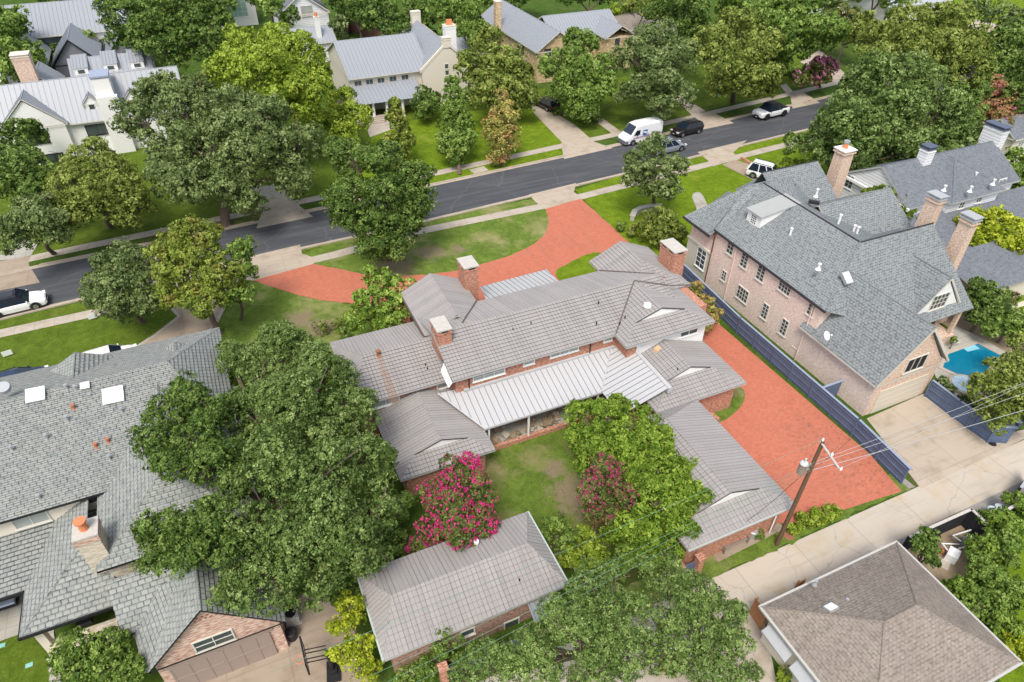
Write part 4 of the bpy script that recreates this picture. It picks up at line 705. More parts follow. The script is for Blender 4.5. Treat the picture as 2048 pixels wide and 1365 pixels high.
b = MB(); roof(b, 'y', 98.2, 121.5, 48.5, 56.4, 4.8, 7.5, seam=.55, th=.12); roof(b, 'x', 54, 66.8, 102.4, 113, 4.7, 7.5, seam=.55, th=.12); roof(b, 'y', 99.6, 108, 61.6, 67.4, 5.2, 6.9, seam=.55, th=.12); b.build('roof', TMt, F3)
for px, py, w_, h_ in [(1234, 89, .7, 1.9)]: winS(F3, 99.99, px, py, w_, h_, 1, 2, W_dark, M_glass)
for px, py in [(1038, 89), (1046, 95)]: winW(F3, 48.89, px, py, .7, 1.5, 1, 2, W_dark, M_glass)
winS(F3, 98.59, 1095, 108, 1.0, 1.3, 2, 2, W_dark, M_glass)
x, z = PS(995, 25, 113); chimney(F3, x-.5, x+.5, 112.5, 113.5, 3, 9.2, B_gold, W_cream, flue='')
def simple_house(name, lab, x0, x1, y0, y1, ze, zr, axis, rm, wm, ends=('g', 0), wins=()):
    h = thing(name, lab, 'house', ((x0+x1)/2, (y0+y1)/2, 0)); b = MB()
    if axis == 'x': gablewall(b, 'x', x0+.4, x1-.4, y0+.4, y1-.4, 0, ze, zr-.25 if ends[0] == 'g' else ze+.05)
    else: gablewall(b, 'y', y0+.4, y1-.4, x0+.4, x1-.4, 0, ze, zr-.25 if ends[0] == 'g' else ze+.05)
    b.build('wall', wm, h); b = MB(); a = (x0, x1, y0, y1) if axis == 'x' else (y0, y1, x0, x1); roof(b, axis, *a, ze, zr, e0=ends, e1=ends, seam=.6 if rm is TMt else 0); b.build('roof', rm, h)
    for px, py, w_, hh, gm in wins: winS(h, y0+.39, px, py, w_, hh, 2, 2, W_white, gm)
    return h
pz = P(110, 60, 6); h = simple_house('white_modern_house', 'white modern house with rows of pointed metal gables in the top left corner', -34, -7, 131, 143, 6, 9.5, 'x', TMt, W_white)
x, z = PS(35, 20, 131); b = MB()
for i in range(3): roof(b, 'y', 121, 131, -26+i*7, -19.5+i*7, 4.2, 7.6, seam=.6)
b.build('gable_roof', [S_metal, K_seamf, W_dark, plain('dark_siding', (.14, .14, .17))], h); b = MB(); 
for i in range(3): gablewall(b, 'y', 121.4, 131, -25.6+i*7, -19.9+i*7, 0, 4.1, 7.4)
b.build('gable_wall', plain('slate_siding', (.22, .22, .25)), h); wind(h, 'S', 131.39, -27, 4.8, 3, 1.2, 2, 1, W_dark, M_glass); wind(h, 'S', 131.39, -20, 4.8, 6, 1.6, 3, 1, W_dark, M_glass)
for i in range(3): wind(h, 'S', 121.39, -22.7+i*7, 4.4, 1.1, 1.2, 1, 1, W_dark, M_glass)
p = P(612, 45, 3); h = simple_house('white_cottage', 'small white gabled cottage with twin window at the top behind the yellow-green tree', p.x-5, p.x+4.5, p.y-1, p.y+9, 4.6, 8, 'y', [S_dark, K_riser, W_cream, W_white], W_siding); winS(h, p.y-.61, 614, 22, 2.0, 1.6, 2, 2, W_trim, M_blind)
p = P(625, 78, 3.2); h = simple_house('low_metal_roofed_wing', 'low blue-grey metal-roofed outbuilding with white chimney in front of the cottage', p.x-4.5, p.x+3.5, p.y-3, p.y+4, 3.2, 5, 'x', TMt, W_white); cc = chimney(h, p.x+.5, p.x+1.3, p.y-2, p.y-1.2, 2, 7, W_white, W_cream, flue=''); b = MB(); b.cyl((p.x+.9, p.y-1.6), .25, 7, 7.6, 8); b.build('chimney_pot', W_clay, cc)
p = P(475, 32, 2); h = simple_house('glass_fronted_house', 'pale house with a tall green-tinted gridded window at the top left', p.x-5, p.x+4, p.y, p.y+9, 6.5, 7.2, 'x', TMt, W_white, ('h', 3)); b = MB(); wind(h, 'S', p.y+.39, p.x-.6, 3.4, 5.2, 3.4, 6, 4, W_white, plain('green_glass', (.30, .45, .40), .2))
p = P(1270, 62, 2.5); simple_house('brown_roofed_cottage', 'low tan cottage with a brown shingle roof beside the golden stone house', p.x-3, p.x+9, p.y-1, p.y+7, 3, 4.8, 'x', [S_brown, K_riser, W_trim, W_cream], W_cream, ('h', 3))
p = P(1725, 20, 2.5); simple_house('shuttered_white_house', 'white house with blue shutters at the top edge behind the big oaks', p.x-8, p.x+6, p.y-1, p.y+9, 5, 8, 'x', [S_dark, K_riser, W_trim, W_white], W_white)
p = P(1840, 18, 2.5); simple_house('pale_grey_roofed_house', 'low white house with pale grey roof at the top edge right of the shuttered one', p.x-9, p.x+9, p.y, p.y+9, 3.4, 6, 'x', [plain('pale_grey_roof', (.36, .38, .42)), K_riser, W_trim, W_white], W_white)

# ================================================================ FENCES
def fence(name, label, pts, h, m, post=2.2, cap=None, rails=True, side=1, th=.05):
    pts = [Vector((p[0], p[1], 0)) for p in pts]; t = thing(name, label, 'fence', pts[0]); 
    for i in range(len(pts)-1):
        a, b_ = pts[i], pts[i+1]; L = (b_-a).length; n = max(1, round(L/post)); d = (b_-a)/L; nn = Vector((-d.y, d.x, 0))*side
        for k in range(n):
            p, q = a.lerp(b_, k/n), a.lerp(b_, (k+1)/n); b = MB(); b.obox((p+q)/2, d, (q-p).length-.1, th, .03, h-.04)
            if rails:
                for z in (.25, h*.5, h-.3): b.obox((p+q)/2+nn*.05, d, (q-p).length-.14, .05, z, z+.09)
            b.build('fence_panel', m, t); b = MB(); b.obox(p+nn*.03, d, .12, .14, 0, h+.02); b.build('post', m, t)
        if cap: b = MB(); b.obox((a+b_)/2, d, L+.1, .17, h-.02, h+.03); b.build('fence_cap', cap, t)
    return t
M_cap = plain('pale_blue_cap', (.27, .32, .42), .6)
fence('navy_fence', 'long navy board fence with pale cap between the red court and the blush brick house', [(37.4, 45), (36.75, 34), (36.7, 21), (36.3, 16.2)], 1.65, M_navy, 2.3, M_cap, side=-1)
fence('navy_fence', 'short navy board fence between the concrete driveway and the swimming pool', [(45.05, 21.8), (45.0, 19.4), (45.1, 16.6), (46.3, 15.9)], 1.65, M_navy, 1.7, M_cap, side=-1)
fence('navy_fence', 'small navy gate panel in the gap between the blush brick wall and the long fence', [(36.9, 24.6), (38.8, 24.6)], 1.6, M_navy, 2, M_cap)
A_ = [P(1500, 1105, 1.6), P(1820, 1074, 1.6), P(1943, 1019, 1.6), P(1972, 1045, 1.6), P(2004, 1026, 1.6), P(2120, 960, 1.6)]
fence('black_fence', 'black board fence stepping around the pool equipment below the alley', A_[1:], 1.6, M_bfence, 2, W_cap, False)
fence('black_fence', 'black board fence at the right edge beyond the gravel strip', [P(2021, 1005)[:2], P(2048, 965)[:2]], 1.5, M_bfence, 1.5, W_grey, False)
fence('cedar_fence', 'orange-brown cedar fence by the grey awnings of the brown-roofed house', [P(1500, 1228)[:2], P(1522, 1262)[:2]], 1.6, W_cedar, 1.5, rails=False)
fence('cedar_fence', 'low cedar screen on the soil verge behind the brown hip roof', [P(1592, 1180)[:2], P(1606, 1172)[:2]], .8, W_cedar, 1.5, rails=False)
fence('cedar_fence', 'cedar fence glimpsed through the feathery trees at the bottom', [P(1320, 1345)[:2], P(1372, 1325)[:2]], 1.5, W_cedar, 1.5, rails=False)
fence('cedar_fence', 'brown board fence at the top between the white cottage and the cream house', [P(690, 88)[:2], P(700, 66)[:2], P(775, 84)[:2]], 2.4, plain('brown_boards', (.17, .09, .07), .9), 3, rails=False)
fence('cedar_fence', 'reddish board fence behind the white clapboard house', [(80, 37), (80, 30)], 1.8, plain('red_boards', (.22, .08, .05), .9), 3, rails=False)
xs = [P(1392, 1146)[0], P(1352, 1165)[0], P(1048, 1290)[0], P(882, 1345)[0]]; yw = 16.35
for x, lab in zip(xs, ['red brick pillar at the garage end of the navy panel', 'red brick pillar at the tree end of the navy panel by the garage', 'red brick pillar below the brown brick outbuilding near its lean-to', 'red brick pillar in the shrubs at the bottom edge']):
    b = MB(); b.box(x-.2, x+.2, yw-.2, yw+.2, 0, 1.55); b.box(x-.25, x+.25, yw-.25, yw+.25, 1.55, 1.65); tag(b.build('brick_pillar', B_red, loc=(x, yw, 0)), lab, 'pillar')
for x0, x1, lab in [(xs[1], xs[0], 'narrow navy fence panel between two brick pillars at the garage corner'), (xs[3], xs[2], 'long navy fence between brick pillars behind the brown brick outbuilding')]:
    fence('navy_fence', lab, [(x0+.25, yw), (x1-.25, yw)], 1.35, M_navy, 2)
# ================================================================ ALLEY AND YARD OBJECTS
pb = P(1553, 1090); th = thing('utility_pole', 'brown timber utility pole with a transformer and crossarm beside the alley', 'utility pole', pb)
PT = P(1646, 884, 9.2); b = MB(); b.tube([pb, PT], [.145, .10], 10); b.build('pole', W_pole, th)
ae = P(1681, 941, 9.05); b = MB(); b.tube([PT+Vector((-.02, .12, -.1)), ae], .055, 6); b.build('crossarm', plain('bleached_timber', (.52, .50, .48)), th)
for q in (PT+Vector((0, .05, 0)), PT.lerp(ae, .5), ae):
    b = MB(); b.cyl(q, .04, q.z-.02, q.z+.22, 8); b.cyl(q, .065, q.z+.06, q.z+.13, 8); b.build('insulator', W_plst, th)
p = P(1628, 945, 7.9); p = Vector((pb.x-.42, pb.y+.1, 0)); tr_ = MB(); tr_.cyl(p, .23, 6.85, 7.6, 14); tb = tr_.build('transformer', plain('rusty_tank', (.36, .27, .23), .6, .3, var=.5), th); b = MB(); b.cyl(p, .24, 7.6, 7.7, 14, r2=.17); b.cyl(p, .05, 7.7, 8.0, 8); b.build('lid', plain('transformer_lid', (.55, .56, .57)), tb)
b = MB(); b.obox((pb.x-.15, pb.y), (1, 0), .5, .08, 7.0, 7.1); b.obox((pb.x-.15, pb.y), (1, 0), .5, .08, 7.4, 7.5); b.build('bracket', W_galv, th)
b = MB(); b.tube([(pb.x+.17, pb.y, .2), (pb.x+.13, pb.y-.02, 6.5)], .025, 5); b.build('conduit', W_cap, th)
def wire(name, label, a, c, sag, m, r=.012, grp='overhead wires', n=14):
    pts = [a.lerp(c, i/n)-Vector((0, 0, sag*4*(i/n)*(1-i/n))) for i in range(n+1)]; b = MB(); b.tube(pts, r, 4); tag(b.build('overhead_wire', m, loc=a), label, 'wire', grp)
WG = plain('green_coated_wire', (.16, .30, .20)); WL = plain('bright_wire', (.55, .56, .56), .4, .3)
top = PT+Vector((0, .05, .2))
wire('w', 'green wire running left from the top of the utility pole across the lime tree', top, P(540, 1345, 9.0), .25, WG, .008)
wire('w', 'thin pale wire running right from the top of the utility pole over the brick house', ae+Vector((0, 0, .2)), P(2120, 735, 9.3), .15, WL, .008)
att = [P(1600, 985, 7.6), P(1602, 1000, 7.2), P(1596, 1012, 6.9)]
for a, q, q2, l1, l2 in [(7.7, (742, 1352), (2110, 742), 'uppermost pale wire leaving the pole rightwards over the navy fence', 'upper green wire of the three crossing the bottom trees'), (7.45, (760, 1372), (2110, 765), 'middle pale wire leaving the pole rightwards over the driveway', 'middle green wire of the three crossing the bottom trees'), (7.0, (820, 1372), (2110, 802), 'lowest thick wire leaving the pole rightwards over the alley', 'lowest green wire of the three crossing the bottom trees')]:
    s = Vector((pb.x+.13, pb.y-.1, a)); wire('w', l1, s, P(*q2, a), .1, WL, .017 if a == 7.0 else .012); wire('w', l2, s, P(*q, a), .15, WG, .008)
wire('w', 'service wire from the pole to the corner of the attached garage', Vector((pb.x, pb.y, 7.2)), Vector((22.8, 16.6, 2.9)), .3, W_dark)
for z, q, l in ((6.8, (1733, 846, 2.9), 'dark service wire from the pole to the brick garage wing'),): wire('w', l, Vector((pb.x, pb.y, z)), P(*q), .5, W_dark)
p0, p1 = P(1440, 1103), P(1490, 1080); th = thing('garden_bench', 'weathered grey wooden bench against the garage wall beside the alley', 'bench', ((p0+p1)/2)); d = (p1-p0).normalized(); c = (p0+p1)/2; n = Vector((-d.y, d.x, 0)); L = (p1-p0).length
b = MB()
for k in range(4): b.obox(c+n*(-.2+.14*k), d, L, .11, .42, .46)
b.build('seat', W_wood, th); b = MB()
for z in (.58, .72, .86): b.obox(c+n*.36, d, L, .04, z, z+.1)
b.build('backrest', W_wood, th)
for s in (-1, 1):
    b = MB(); e = c+d*s*(L/2-.06)
    for q in (-.25, .33): b.obox(e+n*q, d, .08, .08, 0, .62 if q < 0 else .95)
    b.obox(e+n*.04, d, .08, .66, .62, .67); b.build('armrest_frame', W_wood, th)
def bin_(px, py, r, h, m, label, name='dustbin', lid=True):
    p = P(px, py); t = thing(name, label, 'dustbin', p); b = MB(); b.cyl(p, r*.8, 0, h, 14, r2=r); b.cyl(p, r*1.05, h-.08, h-.04, 14); b.build('body', m, t)
    b = MB(); b.cyl(p, r*1.08, h, h+.05, 14, r2=r*.9); b.build('lid', m, t); b = MB(); b.tube([p+Vector((-.08, 0, h+.04)), p+Vector((0, 0, h+.12)), p+Vector((.08, 0, h+.04))], .015, 5); b.build('handle', m, t)
bin_(1502, 1076, .27, .75, W_galv, 'galvanised metal dustbin at the end of the grey bench')
bin_(586, 1277, .3, .7, W_blk, 'round black kettle barbecue beside the bottom-left garage door', 'barbecue')
for x, y, l in [(1992, 870, 'leftmost dark wheeled bin at the end of the navy pool fence'), (2008, 864, 'middle dark wheeled bin at the end of the navy pool fence'), (2024, 857, 'rightmost dark wheeled bin beneath the yellow-green tree')]:
    p = P(x, y); t = thing('wheeled_bin', l, 'bin', p, 'wheeled bins by the navy fence'); b = MB(); b.box(p.x-.3, p.x+.3, p.y-.3, p.y+.3, 0.08, .85, taper=-.05); b.build('body', plain('slate_bin', (.07, .09, .12)), t); b = MB(); b.tube([(p.x, p.y, .86), (p.x, p.y, .95)], [.36, .3], 12); b.build('lid', plain('bin_lid', (.20, .23, .26)), t)
    for s in (-1, 1): b = MB(); b.tube([(p.x+s*.28, p.y+.25, .1), (p.x+s*.34, p.y+.25, .1)], .1, 10); b.build('wheel', C_tyre, t)
# stepping walk and planter by the garage
sheet('alley_paving', [P(1436, 1125)[:2], P(1570, 1058)[:2], P(1556, 1045)[:2], P(1425, 1108)[:2]], .034, M_drive2)
def acunit(px, py, label, s=.7, h=.8, m=W_grey):
    p = P(px, py); t = thing('air_conditioner', label, 'air conditioner', p); b = MB(); b.box(p.x-s/2, p.x+s/2, p.y-s/2, p.y+s/2, .05, h); b.box(p.x-s/2-.08, p.x+s/2+.08, p.y-s/2-.08, p.y+s/2+.08, 0, .05)
    for i in range(8): b.box(p.x-s/2-.01, p.x+s/2+.01, p.y-s/2-.01, p.y+s/2+.01, .12+i*.08, .135+i*.08)
    b.build('casing', m, t); b = MB(); b.cyl(p, s*.4, h, h+.03, 16); b.build('fan_grille', W_blk, t)
acunit(1686, 778, 'pale air-conditioning unit beside the blush brick wall nearest the pool side gate'); acunit(1716, 806, 'grey utility cabinet at the corner of the brick garage wing', .5, .9)
acunit(567, 1200, 'white air-conditioning unit beside the slate garage, farther of two', .7, .7, W_cap); acunit(586, 1240, 'grey air-conditioning unit beside the slate garage, nearer of two', .7, .7, W_cap)
p0 = P(1598, 720); b = MB(); b.obox(p0, (.05, -1), 1.6, .5, 0, .9); b.obox(p0, (.05, -1), 1.7, .6, .9, .96); tag(b.build('storage_chest', W_trim, loc=p0), 'cream storage chest between the navy fence and the blush brick wall', 'chest')
# basketball hoop
p = P(668, 1345); t = thing('basketball_hoop', 'black basketball stand with slatted arms and a pale backboard on the garage court', 'basketball hoop', p)
b = MB(); b.obox(p, (.2, 1), 1.1, .7, 0, .2); b.obox(p, (.2, 1), .5, .4, .2, .35); b.build('base', W_blk, t); b = MB(); q = Vector((p.x-.35, p.y+.1, 2.6)); b.tube([p+Vector((0, 0, .2)), p+Vector((-.05, 0, 2.4))], .09, 8); b.build('post', W_blk, t)
b = MB()
for dy in (-.25, .25):
    for z0 in (2.0, 2.35): b.tube([p+Vector((0, dy, z0)), p+Vector((-1.0, dy, z0+.35))], .03, 6)
b.build('arm', W_blk, t); b = MB(); bx = p.x-1.05; b.box(bx-.02, bx+.02, p.y-.75, p.y+.75, 2.2, 3.1); bb = b.build('backboard', plain('smoked_backboard', (.35, .36, .36), .2), t); b = MB(); b.box(bx-.04, bx+.04, p.y-.78, p.y+.78, 3.08, 3.14); b.box(bx-.04, bx+.04, p.y-.78, p.y+.78, 2.16, 2.22); b.box(bx-.04, bx+.04, p.y-.8, p.y-.74, 2.16, 3.14); b.box(bx-.04, bx+.04, p.y+.74, p.y+.8, 2.16, 3.14); b.build('frame', W_blk, bb)
b = MB(); rr = [Vector((bx-.28+.22*math.cos(i*math.pi/6), p.y+.22*math.sin(i*math.pi/6), 2.45)) for i in range(13)]; b.tube(rr, .018, 5, cap=False); b.build('hoop_rim', W_clay, t)
# pool equipment
p = P(1905, 1105); t = thing('pool_equipment', 'white and grey pool pump and filter with pipes on the mulch bed', 'pool equipment', p)
a = P(1925, 1092); b = MB(); b.cyl(a, .28, .1, .75, 14); b.cyl(a, .28, .75, .95, 14, r2=.12); b.build('filter_tank', plain('grey_tank', (.20, .21, .23)), t); b = MB(); b.cyl(a, .14, .95, 1.02, 10); b.build('clamp', W_plst, t)
a2 = P(1900, 1118); b = MB(); b.obox(a2, (.9, .4), .75, .6, .05, .65); b.obox(a2, (.9, .4), .6, .45, .65, .7); b.build('heater', W_plst, t); b = MB(); b.obox(P(1890, 1128), (.9, .4), .9, .5, 0, .06); b.build('pad', M_walk, t)
b = MB(); q = P(1935, 1070); b.tube([a2+Vector((.4, .1, .3)), a2+Vector((.9, .2, .3)), a+Vector((.1, -.3, .3))], .05, 6); b.tube([a+Vector((-.3, .1, .5)), a+Vector((-.4, .6, .5)), q+Vector((0, 0, .5))], .05, 6); b.tube([a2+Vector((-.1, .3, .5)), a2+Vector((0, .8, .5)), a+Vector((-.3, .1, .2))], .05, 6); b.build('pipe', W_plst, t)
b = MB(); b.obox(q, (.7, .7), .5, .22, .1, .4); b.tube([q+Vector((-.1, -.1, .25)), q+Vector((-.5, -.4, .25))], .13, 8); b.build('pump', W_blk, t)
bin_(1881, 1106, .13, .24, plain('red_plastic', (.75, .08, .03)), 'small red bucket beside the pool equipment', 'bucket')
for x, y, l in [(1975, 1035, 'nearer of two pale round drums in the black fence corner'), (1990, 1030, 'farther of two pale round drums in the black fence corner')]: bin_(x, y, .3, .8, plain('pale_drum', (.50, .55, .60)), l, 'storage_drum')
# outdoor furniture on the right
def sofa(px, py, w_, ang, label, name='garden_sofa'):
    p = P(px, py); t = thing(name, label, 'sofa' if w_ > 1 else 'armchair', p); t.rotation_euler = (0, 0, 0); R = Matrix.Translation(p) @ Matrix.Rotation(ang, 4, 'Z'); b = MB(); b.box(-w_/2, w_/2, -.4, .4, .18, .34, M=R); b.box(-w_/2, w_/2, .34, .42, .3, .85, M=R); b.box(-w_/2, -w_/2+.08, -.4, .4, .3, .62, M=R); b.box(w_/2-.08, w_/2, -.4, .4, .3, .62, M=R)
    for sx in (-1, 1):
        for sy in (-1, 1): b.box(sx*(w_/2-.05)-.03, sx*(w_/2-.05)+.03, sy*.35-.03, sy*.35+.03, 0, .2, M=R)
    b.build('frame', W_dark, t); n = max(1, round(w_/.75))
    for i in range(n):
        x0 = -w_/2+.09+(w_-.18)*i/n; x1 = x0+(w_-.18)/n-.03; b = MB(); b.box(x0, x1, -.36, .3, .34, .48, M=R, taper=.02); b.build('seat_cushion', W_cush, t); b = MB(); b.box(x0, x1, .18, .34, .48, .88, M=R, taper=.02); b.build('back_cushion', W_cush, t)
sofa(2038, 530, 2.0, -.5, 'dark-framed garden sofa with beige cushions at the right edge'); sofa(1992, 543, .9, .9, 'beige cushioned garden armchair left of the garden sofa', 'garden_armchair')
p = P(2033, 562); t = thing('garden_chair', 'white slatted garden chair on the lawn slabs below the beige sofa', 'chair', p)
R = Matrix.Translation(p) @ Matrix.Rotation(.4, 4, 'Z'); b = MB()
for i in range(5): b.box(-.3, .3, -.3+.12*i, -.21+.12*i, .36, .39, M=R)
b.build('seat', W_plst, t); b = MB()
for i in range(5): b.box(-.3+.125*i, -.2+.125*i, .3, .34, .38, .95, M=R)
b.build('backrest', W_plst, t)
for sx in (-1, 1):
    for sy in (-1, 1): b = MB(); b.box(sx*.3-.04, sx*.3+.04, sy*.28-.04, sy*.28+.04, 0, .6 if sy < 0 else .5, M=R); b.build('leg', W_plst, t)
b = MB(); b.box(-.38, -.28, -.35, .3, .58, .62, M=R); b.box(.28, .38, -.35, .3, .58, .62, M=R); b.build('armrest', W_plst, t)
for x, y, l in [(2020, 618, 'farther white sun lounger beside the garden bed'), (2040, 630, 'nearer white sun lounger beside the garden bed')]:
    p = P(x, y); t = thing('sun_lounger', l, 'sun lounger', p, 'sun loungers at the right edge'); R = Matrix.Translation(p) @ Matrix.Rotation(-.5, 4, 'Z'); b = MB(); b.box(-.9, .4, -.3, .3, .3, .36, M=R); b.poly([R @ Vector(q) for q in ((.4, -.3, .36), (.4, .3, .36), (1.0, .3, .75), (1.0, -.3, .75))]); b.build('mattress', plain('linen', (.68, .62, .52)), t)
    for sx in (-.8, .8):
        for sy in (-.25, .25): b = MB(); b.box(sx-.03, sx+.03, sy-.03, sy+.03, 0, .3, M=R); b.build('leg', W_dark, t)
# yard signs
for x, y, m, l in [(188, 640, W_plst, 'small pale sign on wire legs in the lawn left of the curved driveway'), (18, 714, W_plst, 'small pale flat marker in the lawn at the left edge'), (1437, 196, plain('teal_sign', (.15, .5, .5)), 'small teal yard sign under the olive tree across the street')]:
    p = P(x, y); t = thing('yard_sign', l, 'sign', p); b = MB(); b.obox(p, (1, .2), .7, .03, .15, .6); b.build('board', m, t); b = MB(); b.obox(p+Vector((-.2, 0, 0)), (1, .2), .02, .02, 0, .2); b.obox(p+Vector((.2, .04, 0)), (1, .2), .02, .02, 0, .2); b.build('stake', W_dark, t)
for x, y, l in [(4, 1292, 'farther green valve box lid in the corner lawn'), (59, 1331, 'nearer green valve box lid in the corner lawn')]:
    p = P(x, y); b = MB(); b.box(p.x-.18, p.x+.18, p.y-.12, p.y+.12, 0, .05, taper=.01); b.box(p.x-.05, p.x+.05, p.y-.02, p.y+.02, .05, .06); tag(b.build('valve_box', W_teal, loc=p), l, 'valve box')
p = P(22, 1208); t = thing('patio_armchair', 'patio armchair with blue and white cushions on the flagstone terrace at the left edge', 'armchair', p); b = MB(); b.box(p.x-.45, p.x+.45, p.y-.4, p.y+.4, .15, .35); b.box(p.x-.45, p.x+.45, p.y+.3, p.y+.42, .35, .8); b.build('frame', W_dark, t); b = MB(); b.box(p.x-.38, p.x+.38, p.y-.36, p.y+.28, .35, .48, taper=.03); b.build('seat_cushion', plain('pale_blue_cushion', (.42, .48, .58)), t); b = MB(); b.box(p.x-.3, p.x+.3, p.y+.1, p.y+.28, .48, .8, taper=.03); b.build('pillow', plain('blue_cushion', (.10, .18, .40)), t)
p = P(172, 1245, 1.1); b = MB(); b.box(p.x-.45, p.x+.35, p.y-.22, p.y+.22, 1.06, 1.3, taper=.04); tag(b.build('gas_grill', W_blk, loc=p), 'black built-in grill on the stone outdoor counter', 'grill')
p = P(1918, 658); b = MB(); b.box(52.7, 53.1, 25.6, 26, .0, .3); 
p = P(1908, 690); b = MB(); b.cyl(p, .25, 0, .45, 12, r2=.32); tag(b.build('plant_pot', W_cap, loc=p), 'stone pot holding a bushy plant on the pool terrace', 'pot')
b = MB(); arcp = [P(x, y, .0) for x, y in [(1264, 442), (1268, 432), (1280, 425), (1300, 421), (1322, 420)]]
for i in range(4): b.obox((arcp[i]+arcp[i+1])/2, arcp[i+1]-arcp[i], (arcp[i+1]-arcp[i]).length+.1, .45, 0, .55+.004*i); b.obox((arcp[i]+arcp[i+1])/2, arcp[i+1]-arcp[i], (arcp[i+1]-arcp[i]).length+.15, .6, .54, .62+.004*i)
tag(b.build('curved_stone_bench', M_patio, loc=arcp[1]), 'low curved pale stone bench wall behind the round clipped bush', 'bench')

# ================================================================ TREES AND SHRUBS
def quads(name, Cn, A, B, tint, mat, parent):
    """one mesh of small leaf-sized diamonds"""
    n = len(Cn)
    if n == 0: return None
    V = np.stack([Cn-A, Cn-B, Cn+A, Cn+B], axis=1).reshape(-1, 3).astype(np.float32)
    me = bpy.data.meshes.new(name); me.vertices.add(n*4); me.vertices.foreach_set('co', V.ravel()); me.loops.add(n*4); me.loops.foreach_set('vertex_index', np.arange(n*4, dtype=np.int32))
    me.polygons.add(n); me.polygons.foreach_set('loop_start', np.arange(0, n*4, 4, dtype=np.int32)); me.update(calc_edges=True)
    at = me.attributes.new('tint', 'FLOAT', 'FACE'); at.data.foreach_set('value', tint.astype(np.float32)); me.materials.append(mat)
    o = bpy.data.objects.new(name, me); COL.objects.link(o); o.parent = parent; o.matrix_parent_inverse = Matrix.Translation(-parent.location); return o
def unit(a): return a/np.maximum(np.linalg.norm(a, axis=-1, keepdims=True), 1e-9)
CAM = np.array([0, 0, HC])
